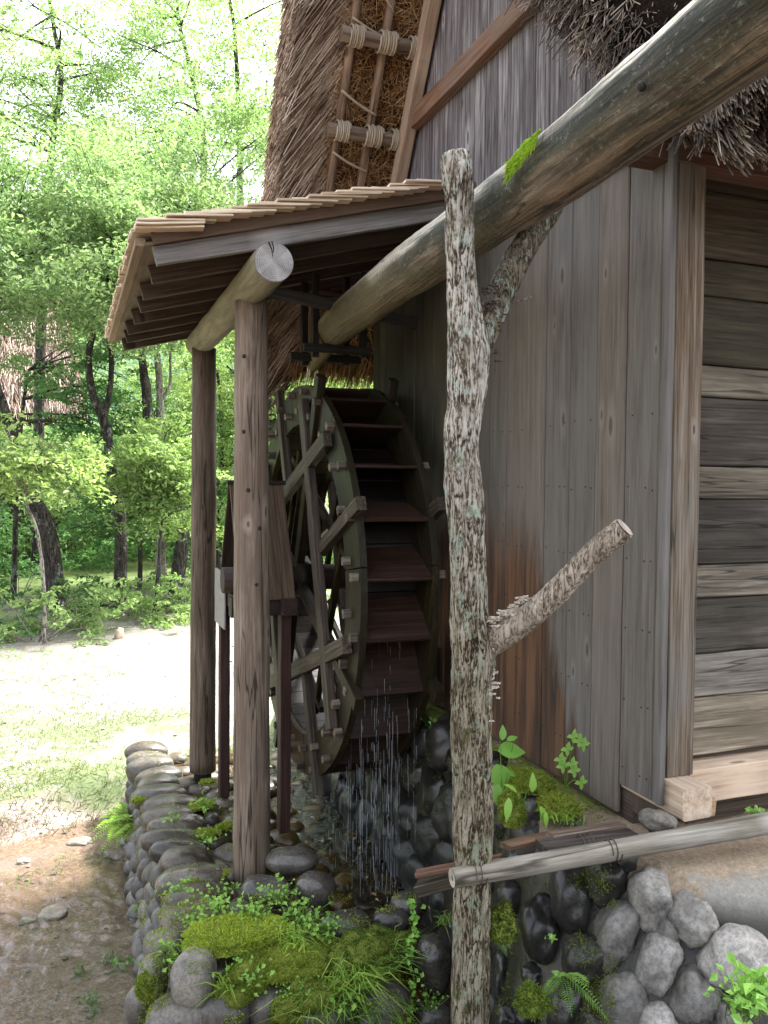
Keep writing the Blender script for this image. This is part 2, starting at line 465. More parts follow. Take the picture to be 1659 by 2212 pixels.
def mat_endgrain():
    t = NT('sawn_log_end'); tc = t.n('TexCoord')
    sx = t.n('SeparateXYZ'); t.l(tc.outputs['Object'], sx.inputs[0])
    r = t.math('SQRT', t.math('ADD', t.math('MULTIPLY', sx.outputs[1], sx.outputs[1]), t.math('MULTIPLY', sx.outputs[2], sx.outputs[2])))
    nz = t.noise(tc.outputs['Object'], 14, 4)
    w = t.math('SINE', t.math('ADD', t.math('MULTIPLY', r, 640.0), t.math('MULTIPLY', nz, 7.0)))
    f = t.math('ADD', t.math('MULTIPLY', w, 0.12), nz)
    an = t.math('ARCTAN2', sx.outputs[2], sx.outputs[1])
    chk = t.noise(t.mapping(tc.outputs['Object'], (1, 40, 40)), 1.0, 5)
    col = t.ramp(f, [(0.25, (0.20, 0.185, 0.17)), (0.5, (0.36, 0.345, 0.325)), (0.7, (0.46, 0.45, 0.43))])
    cr = t.ramp(t.math('ABSOLUTE', t.math('SUBTRACT', t.math('FRACT', t.math('ADD', t.math('MULTIPLY', an, 2.2), t.math('MULTIPLY', nz, 1.3))), 0.5)), [(0.0, (0.35,) * 3), (0.05, (1, 1, 1))])
    col = t.mix(0.6, col, cr, 'MULTIPLY')
    oi = t.n('ObjectInfo'); col = t.mix(1.0, col, oi.outputs['Color'], 'MULTIPLY')
    return t.done(t.bsdf(col, 0.9, t.bump(f, 0.2), 0.2))
M['end'] = mat_endgrain()

def mat_pipe():
    t = NT('weathered_flume_log'); vec, oi = t.objvec(0.0)
    g = t.noise(t.mapping(vec, (1.6, 34, 34)), 1.0, 7, 0.68, 0.6)
    big = t.noise(t.mapping(vec, (1.6, 6, 6)), 1.0, 4)
    spk = t.noise(t.mapping(vec, (0.6, 1, 1)), 60, 4, 0.75)
    sx = t.n('SeparateXYZ'); t.l(vec, sx.inputs[0])
    # growth of dark algae: a band low on the near flank; bare tan wood beneath it
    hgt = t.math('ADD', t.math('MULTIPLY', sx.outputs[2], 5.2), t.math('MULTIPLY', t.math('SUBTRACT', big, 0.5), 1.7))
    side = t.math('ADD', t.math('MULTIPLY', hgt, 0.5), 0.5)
    base = t.ramp(side, [(0.08, (0.16, 0.122, 0.09)), (0.24, (0.14, 0.11, 0.08)), (0.33, (0.055, 0.048, 0.030)), (0.44, (0.024, 0.025, 0.016)), (0.50, (0.038, 0.041, 0.031)), (0.57, (0.13, 0.13, 0.11)), (0.64, (0.46, 0.44, 0.39))])  # pale upper stops paint the sky highlight along the log's top
    col = t.mix(0.8, base, t.ramp(g, [(0.38, (0.28, 0.25, 0.22)), (0.5, (0.9, 0.88, 0.85)), (0.64, (1.5, 1.45, 1.35))]), 'MULTIPLY')
    ck = t.noise(t.mapping(vec, (0.5, 12, 12), (2, 5, 8)), 1.0, 3, 0.5, 0.4)
    col = t.mix(t.ramp(t.math('ABSOLUTE', t.math('SUBTRACT', ck, 0.5)), [(0.005, (0.85,) * 3), (0.02, (0, 0, 0))]), col, (0.014, 0.012, 0.009))
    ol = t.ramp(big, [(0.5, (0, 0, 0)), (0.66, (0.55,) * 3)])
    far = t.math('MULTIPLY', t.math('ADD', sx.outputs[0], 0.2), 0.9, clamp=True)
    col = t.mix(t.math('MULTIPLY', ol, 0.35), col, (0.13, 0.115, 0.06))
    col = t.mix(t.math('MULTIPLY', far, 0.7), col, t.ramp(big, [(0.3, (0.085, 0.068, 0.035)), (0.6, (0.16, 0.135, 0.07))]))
    sw = t.n('TexWave', wave_type='BANDS', bands_direction='X'); t.l(vec, sw.inputs['Vector']); sw.inputs['Scale'].default_value = 7; sw.inputs['Distortion'].default_value = 6; sw.inputs['Detail'].default_value = 2
    mk = t.math('MULTIPLY', t.ramp(sw.outputs['Fac'], [(0.75, (0, 0, 0)), (0.95, (1, 1, 1))]), t.ramp(big, [(0.45, (0, 0, 0)), (0.6, (1, 1, 1))]))
    col = t.mix(t.math('MULTIPLY', mk, 0.35), col, (0.03, 0.025, 0.02))
    li = t.ramp(spk, [(0.56, (0, 0, 0)), (0.70, (0.35,) * 3)])
    col = t.mix(li, col, (0.30, 0.34, 0.30))
    nb = t.bump(t.math('ADD', t.math('ADD', t.math('MULTIPLY', g, 1.4), big), t.math('MULTIPLY', spk, 0.5)), 0.9, 0.012)
    return t.done(t.bsdf(col, 0.75, nb, 0.3))
M['pipe'] = mat_pipe()

def mat_bark(name, pale, mid, dark, lichen, lamt=0.5, moss=0.3, sc_=1.0, fur=9.0, low=False):
    t = NT(name); ge = t.n('NewGeometry'); tc = t.n('TexCoord'); vec = tc.outputs['Object']
    wob = t.noise(t.mapping(vec, (9 * sc_, 9 * sc_, 9 * sc_)), 1.0, 3)
    v = t.mapping(vec, (42 * sc_, 42 * sc_, fur * 0.7 * sc_))
    wv = t.noise(v, 1.0, 5, 0.55, 1.2)
    fr = t.math('MULTIPLY', t.math('ABSOLUTE', t.math('SUBTRACT', wv, 0.5)), 5.0)
    wv2 = t.noise(t.mapping(vec, (110 * sc_, 110 * sc_, fur * 6.0 * sc_), (5, 1, 9)), 1.0, 4, 0.6, 0.5)
    fr = t.math('ADD', t.math('MULTIPLY', fr, 0.75), t.math('MULTIPLY', t.math('SUBTRACT', wv2, 0.42), 1.0))
    fr = t.math('ADD', fr, t.math('MULTIPLY', t.math('SUBTRACT', wob, 0.5), 0.5))
    col = t.ramp(fr, [(0.07, dark), (0.21, mid), (0.42, pale), (0.8, tuple(min(1, c * 1.15) for c in pale))])
    pt = t.noise(vec, 7 * sc_, 5, 0.65)
    pt2 = t.noise(t.mapping(vec, (1, 1, 0.6), (3, 7, 1)), 20 * sc_, 6, 0.75)
    col = t.mix(t.ramp(pt, [(0.34, (0.55,) * 3), (0.52, (0, 0, 0))]), col, t.mix(0.25, mid, dark))
    col = t.mix(t.ramp(pt2, [(0.60 - 0.06 * lamt, (0, 0, 0)), (0.66 - 0.06 * lamt, (lamt,) * 3)]), col, lichen)
    ms = t.noise(t.mapping(vec, (1, 1, 0.7), (11, 3, 5)), 11 * sc_, 5, 0.7)
    col = t.mix(t.ramp(ms, [(0.60, (0, 0, 0)), (0.68, (moss,) * 3)]), col, (0.07, 0.085, 0.018))
    if low:
        sz = t.n('SeparateXYZ'); t.l(vec, sz.inputs[0])
        lw = t.math('MULTIPLY', t.math('ADD', t.math('SUBTRACT', 0.35, sz.outputs[2]), t.math('MULTIPLY', t.math('SUBTRACT', pt, 0.5), 1.6)), 0.9, clamp=True)
        col = t.mix(t.math('MULTIPLY', lw, 0.8), col, t.mix(1.0, col, (0.46, 0.42, 0.30), 'MULTIPLY'))
    nb = t.bump(fr, 0.8, 0.012 / sc_)
    return t.done(t.bsdf(col, 0.92, nb, 0.15))
M['bark'] = mat_bark('lichened_bark', (0.44, 0.42, 0.375), (0.155, 0.125, 0.09), (0.026, 0.020, 0.015), (0.38, 0.46, 0.40), 0.75, 0.75, low=True)
M['bark2'] = mat_bark('mossy_dark_bark', (0.17, 0.15, 0.11), (0.085, 0.07, 0.05), (0.018, 0.015, 0.01), (0.30, 0.37, 0.31), 0.7, 0.9)
M['bark3'] = mat_bark('pale_branch_bark', (0.38, 0.33, 0.27), (0.24, 0.19, 0.14), (0.06, 0.045, 0.035), (0.42, 0.42, 0.37), 0.4, 0.1)
M['treebark'] = mat_bark('forest_bark', (0.075, 0.066, 0.058), (0.04, 0.035, 0.03), (0.014, 0.012, 0.01), (0.30, 0.33, 0.29), 0.6, 0.5, 0.35)
M['palebark'] = mat_bark('forest_pale_bark', (0.36, 0.32, 0.29), (0.22, 0.19, 0.165), (0.07, 0.06, 0.05), (0.4, 0.42, 0.38), 0.4, 0.3, 0.35)

def mat_stone():
    t = NT('river_boulder'); tc = t.n('TexCoord'); oi = t.n('ObjectInfo'); ge = t.n('NewGeometry')
    vec = ge.outputs['Position']
    n1 = t.noise(vec, 5, 5, 0.6); n2 = t.noise(vec, 60, 3, 0.7); n3 = t.noise(vec, 14, 4, 0.65)
    col = t.ramp(n1, [(0.3, (0.085, 0.082, 0.078)), (0.5, (0.19, 0.182, 0.17)), (0.7, (0.32, 0.31, 0.295))])
    col = t.mix(0.7, col, t.ramp(n2, [(0.35, (0.45, 0.45, 0.47)), (0.6, (1.25, 1.22, 1.18))]), 'MULTIPLY')
    col = t.mix(t.ramp(n3, [(0.56, (0, 0, 0)), (0.66, (0.35,) * 3)]), col, (0.09, 0.10, 0.055))
    col = t.mix(1.0, col, oi.outputs['Color'], 'MULTIPLY')
    nb = t.bump(t.math('ADD', n3, t.math('MULTIPLY', n2, 0.25)), 0.4, 0.012)
    rg = t.math('MULTIPLY', oi.outputs['Alpha'], t.math('ADD', 0.72, t.math('MULTIPLY', n3, 0.3)))
    return t.done(t.bsdf(col, rg, nb, 0.45))
M['stone'] = mat_stone()

def mat_leaf(name, c1, c2, trans=0.45, rough=0.5, c3=None):
    t = NT(name); ge = t.n('NewGeometry'); oi = t.n('ObjectInfo')
    big = t.noise(ge.outputs['Position'], 0.9, 3)
    f = t.math('ADD', t.math('MULTIPLY', ge.outputs['Random Per Island'], 0.5), t.math('MULTIPLY', t.math('SUBTRACT', big, 0.27), 1.0))
    col = t.ramp(f, [(0.12, c1), (0.8, c2)] + ([(0.93, c3)] if c3 else []))
    col = t.mix(1.0, col, oi.outputs['Color'], 'MULTIPLY')
    b = t.bsdf(col, rough, None, 0.35)
    tr = t.n('BsdfTranslucent'); t.l(t.mix(1.0, col, (1.0, 1.12, 0.75), 'MULTIPLY'), tr.inputs['Color'])
    mx = t.n('MixShader'); mx.inputs[0].default_value = trans
    t.l(b, mx.inputs[1]); t.l(tr.outputs[0], mx.inputs[2])
    return t.done(mx.outputs[0])
M['leafA'] = mat_leaf('forest_leaf', (0.065, 0.115, 0.042), (0.25, 0.32, 0.165), 0.5)
M['leafB'] = mat_leaf('bright_leaf', (0.085, 0.14, 0.045), (0.29, 0.36, 0.17), 0.5)
M['leafC'] = mat_leaf('dark_leaf', (0.022, 0.062, 0.024), (0.09, 0.17, 0.065), 0.45)
M['fern'] = mat_leaf('fern_green', (0.12, 0.22, 0.04), (0.27, 0.40, 0.09), 0.4)
M['herb'] = mat_leaf('herb_leaf', (0.09, 0.20, 0.035), (0.23, 0.40, 0.08), 0.35, 0.4)
M['moss'] = mat_leaf('moss', (0.075, 0.11, 0.012), (0.29, 0.345, 0.05), 0.35, 0.8, (0.44, 0.44, 0.10))
M['grass'] = mat_leaf('grass', (0.08, 0.16, 0.03), (0.24, 0.36, 0.08), 0.4, 0.6)
M['drygrass'] = mat_leaf('dry_grass', (0.08, 0.105, 0.038), (0.19, 0.20, 0.095), 0.4, 0.7)
M['litter'] = mat_leaf('fallen_leaves', (0.20, 0.10, 0.03), (0.42, 0.30, 0.10), 0.2, 0.7)

def mat_straw(name, stops, rough=0.75):
    t = NT(name); ge = t.n('NewGeometry')
    n = t.noise(ge.outputs['Position'], 3.5, 4)
    f = t.math('ADD', t.math('MULTIPLY', ge.outputs['Random Per Island'], 0.72), t.math('MULTIPLY', t.math('SUBTRACT', n, 0.36), 1.0))
    return t.done(t.bsdf(t.ramp(f, stops), rough, None, 0.25))
M['thatch'] = mat_straw('brown_thatch', [(0.05, (0.05, 0.03, 0.022)), (0.35, (0.15, 0.098, 0.068)), (0.55, (0.28, 0.205, 0.155)), (0.85, (0.52, 0.44, 0.36))])
M['rustthatch'] = mat_straw('rust_thatch', [(0.05, (0.06, 0.028, 0.012)), (0.35, (0.19, 0.095, 0.038)), (0.6, (0.31, 0.175, 0.075)), (0.9, (0.50, 0.36, 0.20))])
M['greythatch'] = mat_straw('grey_thatch', [(0.05, (0.025, 0.021, 0.018)), (0.35, (0.08, 0.066, 0.054)), (0.65, (0.17, 0.13, 0.095)), (0.95, (0.40, 0.33, 0.27))])
def mat_thatchbase():
    t = NT('thatch_body'); ge = t.n('NewGeometry')
    n = t.noise(t.mapping(ge.outputs['Position'], (60, 60, 14)), 1.0, 4)
    c = t.ramp(n, [(0.3, (0.018, 0.011, 0.008)), (0.7, (0.10, 0.055, 0.03))])
    return t.done(t.bsdf(c, 0.95, t.bump(n, 0.6, 0.02), 0.1))
M['thatchbase'] = mat_thatchbase()
M['palethatch'] = mat_straw('sunlit_thatch', [(0.05, (0.16, 0.11, 0.085)), (0.5, (0.30, 0.22, 0.175)), (0.95, (0.48, 0.39, 0.32))])
M['rope'] = mat_straw('straw_rope', [(0.1, (0.23, 0.18, 0.13)), (0.9, (0.40, 0.34, 0.26))])

def mat_plain(name, c, rough=0.6, spec=0.4, amp=0.3, scale=30, **kw):
    t = NT(name); ge = t.n('NewGeometry')
    n = t.noise(ge.outputs['Position'], scale, 4)
    col = t.mix(1.0, c, t.ramp(n, [(0.3, (1 - amp,) * 3), (0.7, (1 + amp,) * 3)]), 'MULTIPLY')
    return t.done(t.bsdf(col, rough, t.bump(n, 0.15), spec, **kw))
M['darkthatch'] = mat_plain('deep_thatch', (0.012, 0.009, 0.007), 1.0, 0.0, 0.5, 60)  # near-black body colour paints the shade in gaps between straws
M['nail'] = mat_plain('black_nail', (0.012, 0.011, 0.010), 0.7)
M['wire'] = mat_plain('rusty_wire', (0.05, 0.032, 0.024), 0.6)
M['fungus'] = mat_plain('bracket_fungus', (0.34, 0.30, 0.245), 0.8, 0.2, 0.5, 120)
M['darkfungus'] = mat_plain('dark_fungus', (0.05, 0.034, 0.028), 0.8, 0.2, 0.4, 90)
M['panel'] = mat_plain('grey_board', (0.20, 0.19, 0.175), 0.7, 0.3, 0.15, 20)
M['plaster'] = mat_plain('whitewash', (0.55, 0.53, 0.5), 0.8, 0.2, 0.2, 9)
M['stump'] = mat_plain('dry_stump', (0.42, 0.33, 0.24), 0.9, 0.2, 0.4, 18)

def mat_water(name, tint, scale, refl=1.0, bump=0.5, foam=0.0):
    t = NT(name); ge = t.n('NewGeometry')
    v = t.mapping(ge.outputs['Position'], (1, 0.55, 1), (0, 0, 0), (0, 0, 0.3))
    n = t.noise(v, scale, 4, 0.6, 0.8)
    nb = t.bump(n, bump, 0.03)
    fr = t.n('Fresnel'); fr.inputs['IOR'].default_value = 1.33; t.l(nb, fr.inputs['Normal'])
    gl = t.n('BsdfGlossy'); gl.inputs['Roughness'].default_value = 0.06; t.l(nb, gl.inputs['Normal'])
    tr = t.n('BsdfTransparent'); tr.inputs['Color'].default_value = (*tint, 1)
    mx = t.n('MixShader'); t.l(t.math('MULTIPLY', fr.outputs[0], refl, clamp=True), mx.inputs[0]); t.l(tr.outputs[0], mx.inputs[1]); t.l(gl.outputs[0], mx.inputs[2])
    sh = mx.outputs[0]
    if foam:
        df = t.n('BsdfDiffuse'); df.inputs['Color'].default_value = (0.75, 0.77, 0.78, 1)
        n2 = t.noise(v, scale * 2.3, 5, 0.7, 1.5)
        m2 = t.n('MixShader'); t.l(t.math('MULTIPLY', t.ramp(n2, [(0.62, (0, 0, 0)), (0.72, (1, 1, 1))]), foam), m2.inputs[0])
        t.l(sh, m2.inputs[1]); t.l(df.outputs[0], m2.inputs[2]); sh = m2.outputs[0]
    return t.done(sh)
M['stream'] = mat_water('stream_water', (0.97, 0.95, 0.92), 24, 1.7, 0.3, 0.12)
M['pit'] = mat_water('pit_water', (0.80, 0.80, 0.76), 14, 1.8, 1.0, 0.2)
def mat_drops():
    t = NT('falling_water')
    gl = t.n('BsdfGlossy'); gl.inputs['Roughness'].default_value = 0.12; gl.inputs['Color'].default_value = (0.95, 0.97, 1, 1)
    df = t.n('BsdfTranslucent'); df.inputs['Color'].default_value = (0.85, 0.9, 0.95, 1)
    tr = t.n('BsdfTransparent')
    m1 = t.n('MixShader'); m1.inputs[0].default_value = 0.45; t.l(gl.outputs[0], m1.inputs[1]); t.l(df.outputs[0], m1.inputs[2])
    m2 = t.n('MixShader'); m2.inputs[0].default_value = 0.62; t.l(tr.outputs[0], m2.inputs[1]); t.l(m1.outputs[0], m2.inputs[2])
    return t.done(m2.outputs[0])
M['drops'] = mat_drops()

def mat_ground():
    t = NT('ground_soil'); ge = t.n('NewGeometry'); P = ge.outputs['Position']
    sx = t.n('SeparateXYZ'); t.l(P, sx.inputs[0]); x, y, z = sx.outputs
    n1 = t.noise(P, 1.3, 5, 0.6); n2 = t.noise(P, 9, 5, 0.65); n3 = t.noise(P, 70, 3, 0.7); n4 = t.noise(P, 0.42, 4); n3 = t.math('ADD', t.math('MULTIPLY', n3, 0.6), t.math('MULTIPLY', t.noise(P, 30, 3, 0.7), 0.4))
    gravel = t.ramp(n3, [(0.32, (0.07, 0.055, 0.047)), (0.46, (0.16, 0.138, 0.122)), (0.6, (0.30, 0.275, 0.25))])
    gcol = t.ramp(n2, [(0.3, (0.05, 0.075, 0.026)), (0.7, (0.115, 0.14, 0.062))])
    gm = t.ramp(t.math('ADD', t.math('MULTIPLY', n1, 0.55), t.math('MULTIPLY', n2, 0.45)), [(0.43, (0, 0, 0)), (0.53, (1.0,) * 3)])
    far = t.math('MULTIPLY', t.math('SUBTRACT', y, 14.5), 0.35, clamp=True)
    near = t.math('MULTIPLY', t.math('SUBTRACT', 12.5, y), 0.3, clamp=True)
    gm = t.math('MULTIPLY', gm, t.math('ADD', 0.22, t.math('ADD', t.math('MULTIPLY', far, 0.8), t.math('MULTIPLY', near, 0.8))), clamp=True)
    field = t.mix(gm, gravel, gcol)
    wood = t.math('MULTIPLY', t.math('SUBTRACT', y, 19.0), 0.4, clamp=True)
    field = t.mix(wood, field, t.ramp(n2, [(0.3, (0.05, 0.08, 0.018)), (0.7, (0.13, 0.17, 0.045))]))
    sand = t.ramp(n3, [(0.34, (0.022, 0.015, 0.011)), (0.5, (0.12, 0.078, 0.05)), (0.66, (0.27, 0.19, 0.13))])
    sand = t.mix(t.ramp(n1, [(0.4, (0, 0, 0)), (0.65, (0.6,) * 3)]), sand, (0.10, 0.07, 0.05))
    bar = t.math('MULTIPLY', t.math('SUBTRACT', 0.13, t.math('ABSOLUTE', t.math('SUBTRACT', t.math('SUBTRACT', y, t.math('MULTIPLY', x, 0.42)), 7.28))), 12.0, clamp=True)
    sand = t.mix(t.math('MULTIPLY', bar, 0.8), sand, t.ramp(n3, [(0.3, (0.09, 0.068, 0.05)), (0.7, (0.15, 0.12, 0.09))]))
    # raised clearing versus stream bed
    fm = t.math('MULTIPLY', t.math('ADD', t.math('SUBTRACT', y, 7.75), t.math('MULTIPLY', t.math('SUBTRACT', n1, 0.5), 0.9)), 4.0, clamp=True)
    col = t.mix(fm, sand, field)
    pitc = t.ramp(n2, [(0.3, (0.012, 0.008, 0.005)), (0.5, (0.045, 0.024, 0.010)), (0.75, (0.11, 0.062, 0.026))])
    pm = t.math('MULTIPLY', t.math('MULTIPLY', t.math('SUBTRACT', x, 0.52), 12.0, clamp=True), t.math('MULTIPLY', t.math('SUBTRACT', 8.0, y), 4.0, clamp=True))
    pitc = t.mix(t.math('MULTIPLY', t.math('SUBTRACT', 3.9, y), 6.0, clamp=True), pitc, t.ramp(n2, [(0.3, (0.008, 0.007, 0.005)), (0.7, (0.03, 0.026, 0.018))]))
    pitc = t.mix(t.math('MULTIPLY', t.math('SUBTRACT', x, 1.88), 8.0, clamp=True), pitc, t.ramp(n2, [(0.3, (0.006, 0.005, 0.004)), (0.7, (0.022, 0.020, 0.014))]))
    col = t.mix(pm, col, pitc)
    tc = t.ramp(n3, [(0.3, (0.16, 0.115, 0.075)), (0.55, (0.29, 0.225, 0.155)), (0.75, (0.42, 0.35, 0.27))])
    conc = t.ramp(n3, [(0.3, (0.15, 0.14, 0.12)), (0.6, (0.25, 0.237, 0.207)), (0.75, (0.33, 0.315, 0.285))])
    cm = t.math('MULTIPLY', t.math('ADD', t.math('SUBTRACT', 2.52, y), t.math('MULTIPLY', t.math('SUBTRACT', n2, 0.5), 0.25)), 14.0, clamp=True)
    tc = t.mix(cm, tc, conc)
    tc = t.mix(t.math('MULTIPLY', t.math('SUBTRACT', -1.575, z), 16.0, clamp=True), tc, t.ramp(n2, [(0.3, (0.03, 0.028, 0.02)), (0.7, (0.085, 0.08, 0.06))]))
    tm = t.math('MULTIPLY', t.math('ADD', z, 1.66), 9.0, clamp=True)
    tm = t.math('MULTIPLY', tm, t.math('MULTIPLY', t.math('SUBTRACT', 10.0, y), 3.0, clamp=True))
    col = t.mix(tm, col, tc)
    mossm = t.math('MULTIPLY', t.math('MULTIPLY', tm, t.math('MULTIPLY', t.math('SUBTRACT', y, 3.05), 5.0, clamp=True)), t.ramp(n2, [(0.38, (0, 0, 0)), (0.5, (0.95,) * 3)]))
    col = t.mix(mossm, col, t.ramp(n3, [(0.3, (0.05, 0.07, 0.008)), (0.7, (0.16, 0.18, 0.02))]))
    wet = t.math('MULTIPLY', t.math('SUBTRACT', 1.0, fm), t.math('SUBTRACT', 1.0, tm))
    rough = t.math('SUBTRACT', 0.93, t.math('MULTIPLY', wet, 0.58))
    nb = t.bump(t.math('ADD', t.math('MULTIPLY', n3, 0.5), n2), 0.5, 0.02)
    return t.done(t.bsdf(col, rough, nb, 0.35))
M['ground'] = mat_ground()

# ------------------------------------------------------------------ terrain
PT = -2.43           # top of the stone platform
XW = 2.30            # plane of the mill's side wall
def xe(y): return np.interp(y, [1.5, 2.0, 2.2, 2.5, 2.8, 3.1, 3.5, 4.5, 9.0], [5.0, 3.05, 2.6, 2.24, 2.03, 1.95, 1.99, 2.16, 2.18])
def gz(x, y):
    x, y = np.asarray(x, float), np.asarray(y, float)
    nz = fbm(np.stack([x * 0.9, y * 0.9, np.zeros_like(x)], -1), 3, 3)
    field = -2.76 + 0.035 * nz + 0.02 * np.clip(y - 17, 0, 14) + 0.05 * np.clip(y - 32, 0, 400)
    bed = -3.07 + 0.022 * nz + 0.022 * np.clip(y - 6.2, -2, 3)
    edge = 7.55 + 0.2 * np.sin(x * 1.7) + 0.12 * nz
    low = bed + (field - bed) * sstep(edge, edge + 0.45, y)
    # platform and wheel pit
    pit = PT - 0.09 - 0.1 * sstep(1.15, 1.75, x) - 0.12 * sstep(4.6, 4.0, y)
    inp = sstep(0.50, 0.58, x) * sstep(3.95, 4.12, y) * sstep(8.0, 7.7, y)
    low = low + (pit - low) * inp
    chan = -2.72 - 0.10 * sstep(3.9, 3.0, y)
    inc = sstep(1.45, 1.62, x) * sstep(4.35, 4.1, y)
    low = low + (chan - low) * inc
    # bank rising towards the viewer
    near = sstep(2.6, 1.1, y) * sstep(1.9, 0.9, np.abs(x) * 0.2)
    low = low + (-1.75 - low) * near
    # house terrace and its face
    d = xe(y) - x
    k = np.interp(y, [1.6, 2.0, 2.3, 2.6, 3.0, 3.4], [0.5, 0.62, 0.85, 1.35, 2.6, 7.0])
    top = -1.49 + 0.012 * nz - 0.10 * sstep(2.62, 2.2, y)
    face = top - np.clip(d, 0, 9) * k
    face = np.where(y > 7.4, np.minimum(face, -1.5 - (y - 7.4) * 0.8), face)
    face = np.where(x > 9, np.minimum(face, -1.5 - (x - 9) * 0.3), face)
    z = np.maximum(low, face)
    return z
def hit(u, v, zoff=0.0):
    d = ray(u, v)
    s = np.arange(1.0, 40, 0.01)
    P = s[:, None] * d[None]
    b = np.nonzero(P[:, 2] < gz(P[:, 0], P[:, 1]) + zoff)[0]
    i = b[0] if len(b) else len(s) - 1
    return P[i], s[i]

def axis_coords(lo, hi, step, ends):
    a = list(np.arange(lo, hi + 1e-6, step))
    g = step; v = lo; left = []
    while v > ends[0]: g *= 1.16; v -= g; left.append(v)
    g = step; v = hi; right = []
    while v < ends[1]: g *= 1.16; v += g; right.append(v)
    return np.array(left[::-1] + a + right)
gx = axis_coords(-1.6, 3.4, 0.045, (-420, 420)); gy = axis_coords(1.3, 8.6, 0.045, (-60, 700))
GX, GY = np.meshgrid(gx, gy)
GZ = gz(GX, GY)
nx, ny = len(gx), len(gy)
ii = (np.arange(ny - 1)[:, None] * nx + np.arange(nx - 1)[None]).ravel()
me = fast_mesh('ground', np.stack([GX, GY, GZ], -1).reshape(-1, 3), [np.stack([ii, ii + 1, ii + 1 + nx, ii + nx], -1)], True)
tag(obj('ground', me, M['ground']), kind='structure')

# wooded hills behind everything
def hill_mesh():
    xs = np.linspace(-420, 420, 141); ys = np.linspace(70, 420, 60)
    X, Y = np.meshgrid(xs, ys)
    H = -2.8 + 95 * sstep(70, 330, Y) * (0.75 + 0.25 * np.sin(X * 0.012 + 1.0)) + 5 * fbm(np.stack([X * 0.06, Y * 0.06, X * 0], -1), 3, 9) * sstep(70, 110, Y)
    n = len(xs)
    q = (np.arange(len(ys) - 1)[:, None] * n + np.arange(n - 1)[None]).ravel()
    return fast_mesh('hills', np.stack([X, Y, H], -1).reshape(-1, 3), [np.stack([q, q + 1, q + 1 + n, q + n], -1)], True)
def mat_hill():
    t = NT('wooded_hill'); ge = t.n('NewGeometry')
    n = t.noise(ge.outputs['Position'], 0.35, 6, 0.7)
    c = t.ramp(n, [(0.3, (0.035, 0.075, 0.045)), (0.7, (0.10, 0.17, 0.085))])
    return t.done(t.bsdf(c, 0.95, t.bump(n, 1.0, 2.0), 0.1))
tag(obj('hills', hill_mesh(), mat_hill()), kind='structure')

# ------------------------------------------------------------------ boulders
def ico(sub):
    bm = bmesh.new(); bmesh.ops.create_icosphere(bm, subdivisions=sub, radius=1.0)
    V = np.array([v.co[:] for v in bm.verts]); F = np.array([[v.index for v in f.verts] for f in bm.faces]); bm.free()
    return V, F
IV, IF = ico(4)
STONES = []
for k in range(12):
    p = 2.5
    S = np.abs(IV) ** p
    r = S.sum(1) ** (-1 / p)
    V = IV * (r * (1 + 0.22 * fbm(IV * 1.25 + k * 9.1, 3, k) + 0.03 * fbm(IV * 3.5 + k * 5, 2, k + 40)))[:, None]
    V /= np.abs(V).max(0)
    me = fast_mesh('boulder', V, [IF], True); me.materials.append(M['stone'])
    STONES.append(me)
SMOOTH = []
for k in range(10):
    r = (np.abs(IV) ** 2.3).sum(1) ** (-1 / 2.3)
    V = IV * (r * (1 + 0.11 * fbm(IV * 0.95 + k * 7.3, 2, k + 80)))[:, None]
    V /= np.abs(V).max(0)
    me = fast_mesh('boulder', V, [IF], True); me.materials.append(M['stone'])
    SMOOTH.append(me)
def rotz(a): return Matrix.Rotation(a, 4, 'Z')
def stone(c, size, R, parent, tint=(1, 1, 1, 1), name='boulder'):
    o = bpy.data.objects.new(name, random.choice(SMOOTH if parent is not None and parent.name.startswith('stone_platform') else STONES))
    o.color = tint
    W = Matrix.Translation(Vector(c)) @ R @ Matrix.Diagonal((*size, 1))
    return link(o, parent, W)
CAMR = Matrix(((RT[0], FW[0], UP[0]), (RT[1], FW[1], UP[1]), (RT[2], FW[2], UP[2]))).to_4x4()
def px_stone(u, v, w, h, parent, rot=0, tint=(1, 1, 1, 1), depth=None, lift=0.0, s=None, zoff=0.0):
    """a boulder lying on the ground where the survey ray through its middle meets it"""
    if s is None:
        p, s = hit(u, v, zoff)
    p = ray(u, v) * s
    a, c = w / 2 * s / FPX, h / 2 * s / FPX
    b = depth if depth else (a + c) / 2
    p = p + np.array([0, 0, lift])
    return stone(p, (a, b, c), CAMR @ Matrix.Rotation(rad(-rot), 4, 'Y'), parent, tint)
def tn(g, wet, warm=0.0): return (g * (1 + warm), g, g * (1 - warm * 1.6), wet)

